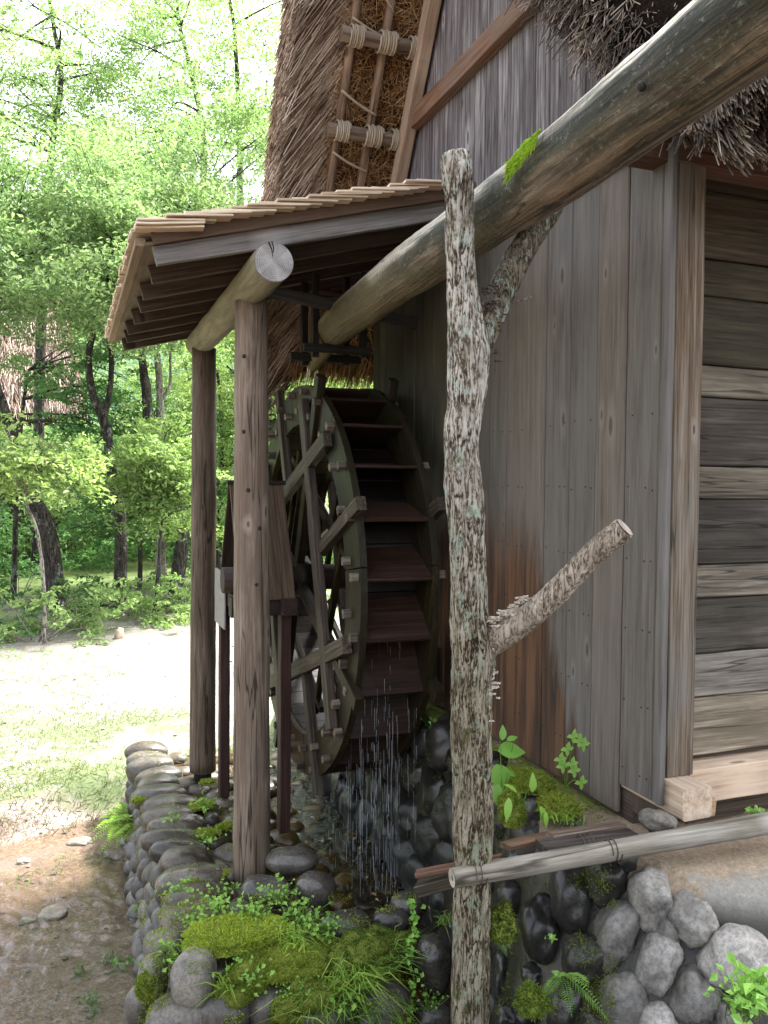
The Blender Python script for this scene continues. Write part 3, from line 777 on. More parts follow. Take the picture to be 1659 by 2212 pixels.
# platform: laid boulders round the edge and cobbles on top
plat = thing('stone_platform', (0.9, 5.5, -3.05), 'mossy platform of wet laid boulders under the log posts and wheel', 'stone wall')
random.seed(3)
y = 4.0
while y < 7.62:                                   # edge course, long stones set across the edge
    dy = random.uniform(0.10, 0.145) * (1.2 if y < 4.6 else 1.0)
    ln = random.uniform(0.18, 0.24)
    yc = y + dy
    stone((0.60 + random.uniform(-0.03, 0.03) + ln * 0.35, yc, PT - 0.045 + random.uniform(-0.02, 0.02)), (ln, dy * 1.06, random.uniform(0.095, 0.115)),
          rotz(random.uniform(-0.3, 0.0)) @ Matrix.Rotation(random.uniform(-0.1, 0.16), 4, 'Y'), plat, tn(random.uniform(0.19, 0.42), random.uniform(0.16, 0.4), random.uniform(0.08, 0.22)))
    y += dy * 1.75
for row, (zz, xx) in enumerate(((-2.57, 0.53), (-2.74, 0.485), (-2.90, 0.445), (-3.05, 0.41))):
    y = 3.9
    while y < 7.6:
        dy = random.uniform(0.07, 0.13)
        stone((xx + 0.09 + random.uniform(-0.02, 0.02), y + dy, zz + random.uniform(-0.02, 0.02)), (0.13, dy * 1.12, random.uniform(0.085, 0.115)),
              rotz(random.uniform(-0.2, 0.2)) @ Matrix.Rotation(random.uniform(-0.4, 0.4), 4, 'X'), plat, tn(random.uniform(0.2, 0.42), random.uniform(0.25, 0.6), random.uniform(0.0, 0.12)))
        y += dy * 1.85
# cobbles set in the platform top and the wet pit floor
pts = []
for _ in range(2600):
    x, y = random.uniform(0.84, 1.95), random.uniform(4.15, 7.7)
    if all((x - a) ** 2 + (y - b) ** 2 > (r + 0.075) ** 2 for a, b, r in pts):
        pts.append((x, y, random.uniform(0.075, 0.13)))
for x, y, r in pts:
    z = float(gz(x, y)); wet = x > 1.2
    stone((x, y, z - 0.01), (r * random.uniform(0.95, 1.3), r * random.uniform(0.8, 1.0), random.uniform(0.05, 0.085)), rotz(random.uniform(0, 3.1)), plat,
          tn(random.uniform(0.14, 0.34) if wet else random.uniform(0.25, 0.45), random.uniform(0.18, 0.4) if wet else random.uniform(0.3, 0.6), random.uniform(0.35, 0.55) if wet else random.uniform(0.1, 0.25)))
# front of the platform (big corner boulders)
FR = [(418, 2108, 100, 130, -8, 1.5, 0.75, 3.98), (385, 2195, 150, 90, 5, 1.0, 0.7, 3.95), (330, 2120, 60, 120, 0, 0.7, 0.6, 4.1), (355, 2040, 90, 70, 10, 0.9, 0.6, 4.25), (575, 1925, 112, 62, -8, 0.55, 0.35, 4.72),
      (682, 1920, 92, 70, 0, 0.42, 0.35, 4.78), (630, 1858, 118, 58, 0, 0.5, 0.4, 5.1), (745, 2000, 112, 62, 4, 0.35, 0.4, 4.40), (845, 1990, 84, 60, 0, 0.3, 0.35, 4.5), (882, 1960, 80, 66, 0, 0.35, 0.3, 4.62),
      (936, 2082, 84, 122, 0, 0.32, 0.28, 4.15), (800, 2060, 120, 90, 0, 0.4, 0.5, 4.22), (705, 2095, 130, 90, 0, 0.5, 0.6, 4.22), (560, 2062, 170, 70, -4, 0.6, 0.7, 4.26), (480, 2180, 130, 110, 10, 0.5, 0.5, 3.98),
      (590, 2180, 120, 110, 0, 0.35, 0.4, 4.0), (700, 2190, 140, 110, 0, 0.45, 0.5, 3.99), (830, 2180, 130, 120, 0, 0.4, 0.5, 4.02), (935, 2200, 90, 80, 0, 0.3, 0.3, 4.05), (300, 2170, 60, 90, 0, 0.6, 0.6, 4.05)]
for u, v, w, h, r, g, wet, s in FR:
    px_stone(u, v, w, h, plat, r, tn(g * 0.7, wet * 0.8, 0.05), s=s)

# revetment of boulders below the mill
rev = thing('boulder_revetment', (2.0, 2.9, -2.6), 'sloping bank of rounded grey boulders below the mill corner', 'stone wall')
def zz(x, y): return 909.6 + x * 0.4518, 1576.6 + y * 0.4518
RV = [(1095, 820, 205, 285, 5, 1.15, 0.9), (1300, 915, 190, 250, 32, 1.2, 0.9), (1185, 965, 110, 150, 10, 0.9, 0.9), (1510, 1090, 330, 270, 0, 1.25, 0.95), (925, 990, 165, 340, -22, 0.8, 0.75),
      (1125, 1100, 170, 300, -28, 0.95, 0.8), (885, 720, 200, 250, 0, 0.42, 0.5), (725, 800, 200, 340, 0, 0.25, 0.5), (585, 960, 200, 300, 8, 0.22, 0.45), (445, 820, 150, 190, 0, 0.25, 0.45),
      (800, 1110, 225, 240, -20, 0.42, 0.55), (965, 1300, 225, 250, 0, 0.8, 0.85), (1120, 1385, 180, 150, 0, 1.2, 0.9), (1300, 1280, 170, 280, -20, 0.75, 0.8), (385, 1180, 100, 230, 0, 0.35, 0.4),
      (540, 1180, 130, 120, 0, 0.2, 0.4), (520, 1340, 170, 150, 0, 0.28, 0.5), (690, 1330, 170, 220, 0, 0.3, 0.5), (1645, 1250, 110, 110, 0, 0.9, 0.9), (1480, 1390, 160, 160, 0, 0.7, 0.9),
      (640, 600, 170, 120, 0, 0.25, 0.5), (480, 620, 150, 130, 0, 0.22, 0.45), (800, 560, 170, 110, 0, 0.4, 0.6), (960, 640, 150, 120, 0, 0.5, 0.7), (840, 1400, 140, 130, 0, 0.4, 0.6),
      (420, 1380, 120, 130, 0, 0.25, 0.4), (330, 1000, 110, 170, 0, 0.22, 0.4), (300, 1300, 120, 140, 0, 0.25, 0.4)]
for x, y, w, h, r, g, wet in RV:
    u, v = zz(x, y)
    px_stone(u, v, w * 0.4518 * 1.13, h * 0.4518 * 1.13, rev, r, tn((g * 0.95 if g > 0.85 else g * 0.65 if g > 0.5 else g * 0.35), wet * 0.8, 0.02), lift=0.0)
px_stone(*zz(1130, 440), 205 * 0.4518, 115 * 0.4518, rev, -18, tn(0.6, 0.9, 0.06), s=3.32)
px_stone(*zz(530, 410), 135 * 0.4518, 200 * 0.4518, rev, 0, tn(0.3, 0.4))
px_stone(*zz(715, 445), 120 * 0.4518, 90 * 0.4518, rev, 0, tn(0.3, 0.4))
# face of the wheel pit below the side wall
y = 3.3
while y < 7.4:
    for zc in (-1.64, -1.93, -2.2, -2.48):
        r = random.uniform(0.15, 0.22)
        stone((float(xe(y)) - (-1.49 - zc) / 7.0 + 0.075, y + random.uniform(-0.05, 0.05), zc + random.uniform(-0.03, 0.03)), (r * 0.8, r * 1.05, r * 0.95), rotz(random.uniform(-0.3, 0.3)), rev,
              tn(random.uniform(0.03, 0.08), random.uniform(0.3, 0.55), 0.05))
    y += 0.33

# water in the stream and in the wheel pit
def sheet(name, poly, z, mat, kind='structure'):
    V = [(x, y, z) for x, y in poly]
    me = fast_mesh(name, V, [np.arange(len(V))[None]])
    return tag(obj(name, me, mat), kind=kind)
def stream_surface():
    xs = np.arange(-3.2, 0.64, 0.022); ys = np.arange(2.7, 7.5, 0.022)
    X, Y = np.meshgrid(xs, ys)
    far = 7.05 + 0.42 * np.minimum(X, 0.3)
    q = np.stack([X * 11 + 1.2 * np.sin(Y * 3), Y * 6, X * 0], -1)
    amp = 0.010 * sstep(-1.2, -0.2, X + 0.3 * np.sin(Y * 2.2)) * sstep(4.7, 6.0, Y) + 0.0010
    Z = -3.03 + amp * (fbm(q, 3, 33) + 0.7 * fbm(q * 2.3 + 4, 2, 35)) - 0.06 * sstep(far - 0.1, far + 0.1, Y)
    n = len(xs)
    k = (np.arange(len(ys) - 1)[:, None] * n + np.arange(n - 1)[None]).ravel()
    return fast_mesh('stream_water', np.stack([X, Y, Z], -1).reshape(-1, 3), [np.stack([k, k + 1, k + 1 + n, k + n], -1)], True)
tag(obj('stream_water', stream_surface(), M['stream']), kind='structure')
sheet('pit_water', [(1.42, 4.0), (2.0, 4.0), (2.05, 8.0), (1.3, 8.0), (1.22, 6.2), (1.3, 4.8)], PT - 0.14, M['pit'])

# ------------------------------------------------------------------ the mill house
mill = thing('mill_house', (3.2, 4.5, -1.49), 'thatched wooden mill house with grey plank side wall beside the water wheel', 'house')
def Yw(u): d = ray(u, 1000); return d[1] / d[0] * XW
# lower side wall: vertical planks
seams = [Yw(u) for u in (1448, 1425, 1353, 1290, 1232, 1180)]
while seams[-1] < 6.2: seams.append(seams[-1] + random.choice((0.19, 0.2, 0.215, 0.16)))
seams[-1] = 6.30
random.seed(5)
for a, b in zip(seams[:-1], seams[1:]):
    y = (a + b) / 2
    dx = random.uniform(-0.003, 0.003)
    zb = -1.462 if y > 2.95 else -1.33
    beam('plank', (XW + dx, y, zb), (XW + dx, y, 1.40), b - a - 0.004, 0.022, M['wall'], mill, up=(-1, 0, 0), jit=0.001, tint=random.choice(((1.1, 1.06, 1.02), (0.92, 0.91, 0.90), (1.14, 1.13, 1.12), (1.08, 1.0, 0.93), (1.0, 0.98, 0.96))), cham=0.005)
beam('backing', (XW + 0.05, 4.55, 0.0), (XW + 0.05, 4.55, -1.44), 3.48, 0.06, M['rafter'], mill, up=(-1, 0, 0))
beam('drip_board', (XW - 0.02, 2.85, 1.415), (XW - 0.02, 6.28, 1.415), 0.06, 0.022, M['wall'], mill)
beam('edge_trim', (XW - 0.018, Yw(1446), -1.32), (XW - 0.018, Yw(1446), 1.38), 0.03, 0.024, M['wall'], mill, up=(-1, 0, 0), tint=(1.05, 1.05, 1.1))
# nails in rows
P0, P1 = [], []
for z in (0.30, -0.015, -0.33, -0.62, -0.95, -1.25):
    for a, b in zip(seams[1:-1], seams[2:]):
        for y in (a + 0.03, a + 0.075, b - 0.03) if z < 0.2 else (a + 0.04, b - 0.05):
            P0.append((XW - 0.010, y, z + random.uniform(-0.01, 0.01))); P1.append((XW - 0.0135, y, z))
P0, P1 = np.array(P0), np.array(P1); P1[:, 2] = P0[:, 2]
V, F = spikes(P0, P1, 0.0036, 0.003, 5)
o = obj('nails', fast_mesh('nails', V, F), M['nail'], mill); o['kind'] = 'stuff'
# upper gable wall: vertical boards cut to the roof slope
def roof_far(y): return 3.0 + (5.36 - y) * 1.70          # underside of the far slope
def roof_near(y): return 2.35 + (y - 3.5) * 1.62 + 0.35  # underside of the near slope
y = 2.86
random.seed(8)
while y < 6.25:
    w = random.uniform(0.13, 0.19); yc = y + w / 2
    zt = min(roof_far(yc), roof_near(yc), 5.2)
    if zt > 1.45:
        beam('gable_board', (XW + 0.05, yc, 1.36), (XW + 0.05, yc, zt), w - 0.005, 0.022, M['gable'], mill, up=(-1, 0, 0), jit=0.001, tint=grey(0.78, 1.18), cham=0.004)
    y += w
beam('rail', (XW, 3.3, 2.57), (XW, 5.72, 2.57), 0.07, 0.13, M['rail'], mill, tint=(1.1, 1.05, 1.0))
# board that follows the roof slope
beam('rake_board', (XW - 0.03, 4.6, 4.15), (XW - 0.03, 6.24, 1.36), 0.115, 0.085, M['rake'], mill, up=(-1, 0, 0))
# near corner: post, front boards, sills, wall plate
beam('corner_post', (2.405, 2.86, -1.225), (2.405, 2.86, 1.36), 0.145, 0.15, M['post'], mill, up=(0, -1, 0), jit=0.002, cham=0.006)
beam('sill', (2.385, 2.655, -1.292), (2.385, 4.2, -1.292), 0.15, 0.13, M['newwood'], mill, jit=0.003, cham=0.008)
beam('sill', (2.465, 2.86, -1.29), (5.2, 2.86, -1.29), 0.13, 0.15, M['newwood'], mill, tint=(1.05, 1.02, 1.0))
beam('sill_stub', (2.462, 2.70, -1.325), (2.50, 2.70, -1.325), 0.07, 0.07, M['newwood'], mill, jit=0.012, tint=(0.8, 0.7, 0.6))
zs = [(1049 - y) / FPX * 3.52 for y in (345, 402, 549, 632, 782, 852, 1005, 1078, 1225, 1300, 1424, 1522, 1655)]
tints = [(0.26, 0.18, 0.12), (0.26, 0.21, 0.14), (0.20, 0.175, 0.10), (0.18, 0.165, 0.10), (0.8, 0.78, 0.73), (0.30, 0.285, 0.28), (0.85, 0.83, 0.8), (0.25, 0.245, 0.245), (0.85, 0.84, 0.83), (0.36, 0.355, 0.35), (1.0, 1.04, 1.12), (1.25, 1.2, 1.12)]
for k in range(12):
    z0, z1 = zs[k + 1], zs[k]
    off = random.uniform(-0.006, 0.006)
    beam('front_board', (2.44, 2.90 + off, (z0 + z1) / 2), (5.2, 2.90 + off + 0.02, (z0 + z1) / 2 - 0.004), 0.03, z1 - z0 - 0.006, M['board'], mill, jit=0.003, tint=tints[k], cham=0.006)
beam('gap_light_stop', (2.46, 2.94, 0.03), (5.2, 2.94, 0.03), 0.02, 2.6, M['rafter'], mill)  # unseen panel added to stop light showing through the board gaps
beam('wall_plate', (2.07, 2.84, 1.385), (5.2, 2.84, 1.385), 0.13, 0.13, M['rail'], mill, tint=(0.75, 0.6, 0.55))
beam('wall_plate', (2.36, 2.79, 1.50), (5.2, 2.79, 1.50), 0.10, 0.10, M['rail'], mill, tint=(0.7, 0.55, 0.5))
log('eave_pole', (2.40, 2.60, 1.375), (2.40, 4.3, 4.2), 0.052, 0.06, M['logbeam'], mill, tint=(1.2, 1.2, 1.15))
beam('back_wall', (XW + 0.03, 6.31, 0.0), (5.2, 6.31, 0.0), 0.04, 2.9, M['wall'], mill)
beam('end_wall', (5.19, 4.58, -1.56), (5.19, 4.58, 1.55), 3.5, 0.05, M['wall'], mill, up=(-1, 0, 0))
beam('footing', (2.55, 2.93, -1.44), (5.2, 2.93, -1.44), 0.06, 0.22, M['rafter'], mill)
beam('footing', (2.36, 2.98, -1.42), (2.36, 6.28, -1.42), 0.08, 0.2, M['rafter'], mill)
beam('floor_block', (XW + 0.10, 4.6, -1.45), (5.2, 4.6, -1.45), 3.3, 0.05, M['rafter'], mill)

# thatch: far slope, overhanging the gable towards the wheel
T_top, T_bot = np.array([4.25, 4.90]), np.array([6.62, 0.86])
sl = (T_bot - T_top); SL = np.linalg.norm(sl); sl = sl / SL
nrm = np.array([-sl[1], sl[0]])                        # outward (+Y, +Z)
def tpt(x, a, n):                                       # x, distance down the slope, height above the underside
    q = T_top + sl * a + nrm * n
    return np.array([x, q[0], q[1]])
PROF = [(2.55, 0.13), (2.2, 0.13), (1.86, 0.13), (1.74, 0.11), (1.60, 0.10), (1.48, 0.13), (1.42, 0.20), (1.41, 0.34), (1.45, 0.48), (1.60, 0.58), (2.2, 0.62), (4.9, 0.62)]
def thatch_body():
    na = 46; m = len(PROF); V = []
    for i in range(na):
        a = SL * i / (na - 1)
        flare = 0.06 * sstep(SL - 0.9, SL, a)
        for x, n in PROF:
            V.append(tpt(x + (flare if x < 1.9 else 0), a, n))
    V = np.array(V)
    V += 0.02 * fbm(V * 6, 2, 4)[:, None] * np.array([1, 0.6, 0.6])
    V[:m, 0] = [p[0] for p in PROF]
    i = (np.arange(na - 1)[:, None] * m + np.arange(m - 1)[None]).ravel()
    q = np.stack([i, i + 1, i + 1 + m, i + m], -1)
    cap = np.array([[(na - 1) * m + k for k in range(m)]])
    return fast_mesh('thatch', V, [q, cap], True)
roof = obj('thatched_roof', thatch_body(), M['thatchbase'], mill)
roof['label'] = 'steep brown thatch overhanging the gable on lashed poles'
def prof_at(t):                                         # point on the profile polyline, t in 0..1
    k = t * (len(PROF) - 1); i = np.minimum(k.astype(int), len(PROF) - 2); f = k - i
    A = np.array(PROF); return A[i] + (A[i + 1] - A[i]) * f[:, None]
def tpts(x, a, n):
    q = T_top[None] + sl[None] * a[:, None] + nrm[None] * n[:, None]
    return np.stack([x, q[:, 0], q[:, 1]], -1)
# combed straw on the verge: sweeps from the poles out and down to the trimmed edge
N = 16000
t_ = rng.uniform(0.22, 0.72, N); a_ = rng.uniform(0.0, SL, N)
pr = prof_at(t_)
out = np.interp(pr[:, 0], [1.4, 1.9], [1.0, 0.55])
P0 = tpts(pr[:, 0], a_, pr[:, 1] - 0.01 - rng.uniform(0, 0.015, N))
Ln = rng.uniform(0.2, 0.6, N) * np.where(t_ > 0.5, 0.35, 1.0)
dx = -np.where(t_ < 0.5, rng.uniform(0.45, 0.8, N), rng.uniform(0.1, 0.4, N))
dn = np.where(t_ < 0.5, -0.05, 0.18) + rng.normal(0, 0.09, N)
D = np.zeros((N, 3)); D[:, 0] = dx + rng.normal(0, 0.07, N)
dw = rng.uniform(0.6, 1.0, N)
D[:, 1] = sl[0] * dw + nrm[0] * dn; D[:, 2] = sl[1] * dw + nrm[1] * dn
D /= np.linalg.norm(D, axis=1)[:, None]
P1 = P0 + D * Ln[:, None]
P1[:, 0] = np.maximum(P1[:, 0], 1.385 + rng.normal(0, 0.012, N))
V, F = spikes(P0, P1, rng.uniform(0.0028, 0.006, N), rng.uniform(0.0015, 0.004, N))
o = obj('verge_straw', fast_mesh('verge_straw', V, F), M['thatch'], roof); o['kind'] = 'stuff'
# loose rusty straw on the underside between the poles
N = 9000
P0 = tpts(rng.uniform(1.72, 2.32, N), rng.uniform(0, SL - 0.1, N), 0.125 - rng.uniform(0, 0.05, N))
D = rng.normal(0, 1, (N, 3)); D[:, 0] -= 0.3; D[:, 2] -= 0.5
D /= np.linalg.norm(D, axis=1)[:, None]
c = D[:, 1] * nrm[0] + D[:, 2] * nrm[1]
D[:, 1] -= nrm[0] * c * 0.85; D[:, 2] -= nrm[1] * c * 0.85
V, F = spikes(P0, P0 + D * rng.uniform(0.06, 0.20, N)[:, None], 0.0032, 0.0018)
o = obj('underside_straw', fast_mesh('underside_straw', V, F), M['rustthatch'], roof); o['kind'] = 'stuff'
# eave of the far slope: hanging trimmed ends
N = 9000
x_ = rng.uniform(1.44, 4.2, N) ; n_ = rng.uniform(0.05, 0.62, N)
P0 = tpts(x_, np.full(N, SL - 0.12) + rng.normal(0, 0.04, N), n_)
D = np.stack([rng.normal(0, 0.12, N) - 0.1, sl[0] + rng.normal(0, 0.12, N), sl[1] + rng.normal(0, 0.12, N)], -1)
V, F = spikes(P0, P0 + D * rng.uniform(0.10, 0.24, N)[:, None], 0.003, 0.002)
o = obj('eave_straw', fast_mesh('eave_straw', V, F), M['rustthatch'], roof); o['kind'] = 'stuff'
# poles under the overhang, with rope lashings
def lashing(c, axis, r, width, parent, turns=7):
    axis = np.array(axis, float); axis /= np.linalg.norm(axis)
    a = np.cross(axis, [0, 0, 1.0]); a /= np.linalg.norm(a); b = np.cross(axis, a)
    n = turns * 10
    th = np.linspace(0, turns * 2 * math.pi, n)
    P = np.array(c) + axis * np.linspace(-width / 2, width / 2, n)[:, None] + (a * np.cos(th)[:, None] + b * np.sin(th)[:, None]) * (r + 0.004 * np.sin(th * 0.37 + 1)[:, None])
    m = MB(); m.tube(P, width / turns * 0.56, 5)
    return m.build('rope_lashing', M['rope'], parent, True)
# purlin poles (run out along X) and slope poles (run down the slope)
for a_y, a_z, x0 in ((5.36, 2.985, 1.70), (5.66, 2.475, 1.70), (5.06, 3.50, 1.72), (5.96, 1.965, 1.72), (6.26, 1.455, 1.74)):
    pl = log('purlin_pole', (x0, a_y, a_z), (2.34, a_y, a_z), 0.050, 0.046, M['logpost'], mill, n=12, seg=8, tint=(0.85, 0.75, 0.68))
    if a_z > 1.6:
        for xc, ww, rr in ((1.81, 0.10, 0.064), (2.04, 0.125, 0.066), (2.225, 0.09, 0.068)):
            lashing((xc + random.uniform(-0.01, 0.01), a_y + 0.012, a_z + 0.008), (1, 0, 0), rr, ww, pl)
for xc in (1.80, 2.03):
    p0 = tpt(xc, 0.0, 0.062); p1 = tpt(xc, SL - 0.15, 0.062)
    log('slope_pole', p0, p1, 0.030, 0.033, M['logpost'], mill, n=10, seg=10, tint=(1.15, 0.95, 0.8))
# slack ropes across the slope poles
for a0, a1 in ((1.62, 1.70), (1.98, 2.28), (2.36, 2.44), (2.80, 2.92), (1.2, 1.3), (3.2, 3.3)):
    q0, q1 = tpt(1.77, a0 - 0.25, 0.02), tpt(2.05, a1 - 0.25, 0.03)
    m = MB(); P = np.linspace(q0, q1, 8); P[:, 2] -= 0.012 * np.sin(np.linspace(0, math.pi, 8)); m.tube(P, 0.009, 6)
    m.build('slack_rope', M['rope'], mill, True)

# thatch: near slope above the corner
NPR = [(4.15, 4.55), (3.62, 2.47), (3.25, 2.08), (2.9, 1.72), (2.64, 1.42), (2.46, 1.285), (2.05, 1.58), (2.12, 2.0), (2.62, 3.0), (3.65, 4.8)]
def near_body():
    xs = np.linspace(0, 1, 30); m = len(NPR); V = []
    for f in xs:
        for k, (y, z) in enumerate(NPR):
            xl = np.interp(y, [2.2, 2.6, 3.0, 3.6, 4.2], [2.28, 2.10, 1.97, 1.98, 2.05])
            x = xl + (5.2 - xl) * f ** 1.7
            V.append((x, y, z + (0.06 * (1 - min(1, f * 8)))))
    V = np.array(V); V += 0.025 * fbm(V * 5, 2, 8)[:, None]
    n = len(xs)
    i = np.arange(n - 1)[:, None] * m; j = np.arange(m)[None]; j2 = (j + 1) % m
    q = np.stack([i + j, i + j2, i + m + j2, i + m + j], -1).reshape(-1, 4)
    return fast_mesh('thatch', V, [q, np.arange(m)[None]], True), V.reshape(n, m, 3)
nb_me, NV = near_body()
eave = obj('thatch_eave', nb_me, M['darkthatch'], mill)
eave['label'] = 'thick grey-brown thatch eave of cut straw ends above the corner post'
N = 36000
ff = rng.uniform(0, 1, N) ** 1.6; kk = np.where(rng.uniform(0, 1, N) < 0.3, rng.uniform(0.25, 1.2, N), rng.uniform(1.0, 7.0, N))
fi = np.minimum((ff * 29).astype(int), 28); fr_ = ff * 29 - fi; ki = kk.astype(int); kr = kk - ki
P0 = (NV[fi, ki] * (1 - fr_)[:, None] + NV[fi + 1, ki] * fr_[:, None]) * (1 - kr)[:, None] + (NV[fi, ki + 1] * (1 - fr_)[:, None] + NV[fi + 1, ki + 1] * fr_[:, None]) * kr[:, None]
clump = fbm(P0 * 9, 2, 12)
D = np.stack([rng.normal(-0.12, 0.11, N) + 0.35 * clump, rng.normal(-0.55, 0.11, N), rng.normal(-0.80, 0.11, N)], -1)
D /= np.linalg.norm(D, axis=1)[:, None]
Ls = rng.uniform(0.03, 0.12, N) + 0.10 * np.clip(clump, 0, 1)
V, F = spikes(P0 - D * 0.06, P0 + D * Ls[:, None], 0.0030, rng.uniform(0.0020, 0.0034, N), 4)
o = obj('cut_straw', fast_mesh('cut_straw', V, F), M['greythatch'], eave); o['kind'] = 'stuff'
# ragged left verge of the near slope
N = 13000
k_ = rng.uniform(0.2, 5.2, N); ki = k_.astype(int); kr = k_ - ki
P0 = NV[0, ki] * (1 - kr)[:, None] + NV[0, ki + 1] * kr[:, None]
P0[:, 0] += rng.uniform(0, 0.12, N); P0[:, 1:] += (np.array([3.4, 3.4]) - P0[:, 1:]) * rng.uniform(0, 0.97, N)[:, None]
D = np.stack([rng.normal(-0.45, 0.22, N), rng.normal(-0.35, 0.25, N), rng.normal(-0.75, 0.2, N)], -1)
D /= np.linalg.norm(D, axis=1)[:, None]
V, F = spikes(P0, P0 + D * rng.uniform(0.08, 0.26, N)[:, None], 0.0029, 0.0020, 4)
o = obj('verge_straw', fast_mesh('verge_straw', V, F), M['greythatch'], eave); o['kind'] = 'stuff'

# ------------------------------------------------------------------ lean-to canopy over the wheel
can = thing('wheel_canopy', (1.04, 5.9, PT), 'wood shingled lean-to roof on two log posts over the water wheel', 'canopy')
SLP = 0.267
def rz(x): return 1.17 + SLP * (x - 0.43)
RY = [4.50 + 0.435 * i for i in range(8)]
random.seed(21)
for i, y in enumerate(RY):
    x0 = 0.43 + random.uniform(-0.015, 0.015)
    beam('rafter', (x0, y, rz(x0)), (2.28, y, rz(2.28)), 0.05, 0.10, M['silver'] if i == 0 else M['rafter'], can, jit=0.003, tint=grey(0.9, 1.15))
cs, sn = math.cos(math.atan(SLP)), math.sin(math.atan(SLP))
# sheathing boards run along the eave
x = 0.36
k = 0
while x < 2.25:
    xc = x + 0.075
    beam('sheathing_board', (xc, 4.46, rz(xc) + 0.062), (xc, 7.66, rz(xc) + 0.062), 0.146 / cs, 0.016, M['fascia'], can, up=(-sn, 0, cs), jit=0.001, tint=grey(0.75, 1.0), cham=0.002)
    x += 0.15; k += 1
beam('verge_board', (0.40, 4.445, rz(0.40) + 0.085), (2.25, 4.445, rz(2.25) + 0.085), 0.028, 0.075, M['fascia'], can, tint=(0.55, 0.5, 0.48))
beam('eave_board', (0.345, 4.47, rz(0.345) + 0.078), (0.345, 7.66, rz(0.345) + 0.078), 0.05, 0.04, M['fascia'], can, tint=(1.1, 1.05, 1.0))
# shingles
SHW = (0.09, 0.11, 0.13, 0.15)
SH = [plank_mesh(0.34, w, 0.0115, 0.004, 6, 0.002, 70 + i) for i, w in enumerate(SHW)]
for m_ in SH: m_.materials.append(M['shingle'])
rest = MB()
PIT, REL = 0.08, 0.15
phi = math.atan(SLP) - REL
BOX = np.array([[0, 1, 3, 2], [4, 6, 7, 5], [0, 4, 5, 1], [2, 3, 7, 6], [0, 2, 6, 4], [1, 5, 7, 3]])
def shingle_matrix(xl, y, yaw, dt, dz):
    xu = xl + 0.34 * math.cos(phi)
    zu = rz(xu) + 0.079 + dz
    c = Vector(((xl + xu) / 2, y, zu - 0.17 * math.sin(phi)))
    return Matrix.Translation(c) @ rotz(yaw) @ Matrix.Rotation(-(phi + dt), 4, 'Y')
for c in range(-2, 20):
    y = 4.345 + random.uniform(-0.03, 0.02)
    first = True
    while y < 7.70:
        k = random.randrange(4); w = SHW[k]
        xl = 0.305 + PIT * max(c, 0) + random.uniform(-0.016, 0.016)
        Wm = shingle_matrix(xl, y + w / 2, random.uniform(-0.04, 0.04), random.uniform(-0.01, 0.012), 0.0145 * min(c, 0) + 0.028)
        g = random.uniform(0.8, 1.12)
        tint = (g, g * random.uniform(0.93, 1.03), g * random.uniform(0.88, 1.06))
        if first or c <= 0:
            o = bpy.data.objects.new('shingle', SH[k]); o.color = (*tint, 1)
            link(o, can, Wm)
        else:
            Vb = np.array([[sx * 0.17, sy * (w / 2 - 0.002), sz * 0.0065] for sx in (-1, 1) for sy in (-1, 1) for sz in (-1, 1)])
            rest.add(Vb @ np.array(Wm.to_3x3()).T + np.array(Wm.translation), [BOX])
        first = False
        y += w + 0.003
o = rest.build('shingles', M['shingle'], can); o['kind'] = 'stuff'
# log beam and posts
XB = 1.025
logb = log('log_beam', (XB, 4.39, 1.175), (XB, 7.16, 1.155), 0.108, 0.104, M['logbeam'], can, n=32, seg=30, wob=0.03)
# sawn end: a disc with its own ring pattern
def end_disc(c, axis, r, parent, tint=(1, 1, 1), n=40):
    me = fast_mesh('sawn_end', np.vstack([np.stack([np.zeros(n), np.cos(np.linspace(0, 2 * math.pi, n, endpoint=False)) * r, np.sin(np.linspace(0, 2 * math.pi, n, endpoint=False)) * r], -1), [[0.003, 0, 0]]]),
                   [np.array([[i, (i + 1) % n, n] for i in range(n)])])
    c = Vector(c)
    return obj('sawn_end', me, M['end'], parent, axis_matrix(c, c + Vector(axis)) , tint)
def mtx_disc(c, axis, r, parent, tint=(1, 1, 1)):
    o = end_disc(c, axis, r, parent, tint); return o
mtx_disc((XB, 4.3855, 1.175), (0, -0.002, 0), 0.1045, logb, (0.8, 0.8, 0.82))
m = MB(); m.tube([(XB - 0.03, 4.3815, 1.275), (XB - 0.012, 4.3815, 1.235), (XB - 0.006, 4.3815, 1.195)], [0.0045, 0.0035, 0.001], 4)
m.tube([(XB - 0.012, 4.3815, 1.28), (XB - 0.002, 4.3815, 1.245), (XB - 0.004, 4.3815, 1.22)], [0.003, 0.003, 0.001], 4)
m.build('end_crack', M['nail'], logb)
log('post', (1.05, 5.02, PT - 0.02), (1.04, 5.04, 1.09), 0.114, 0.101, M['logpost'], can, n=28, seg=40, wob=0.035, tint=(1.05, 0.97, 0.9))['label'] = 'near log post, knotty and grey brown'
log('post', (1.03, 6.92, PT + 0.02), (1.04, 6.92, 1.09), 0.108, 0.098, M['logpost'], can, n=28, seg=40, wob=0.035, tint=(0.62, 0.55, 0.48))['label'] = 'far log post, darker on the wheel side'
log('post_shoe', (1.03, 6.92, PT - 0.08), (1.03, 6.92, PT + 0.05), 0.075, 0.07, M['dkbar'], can, n=14, seg=3)
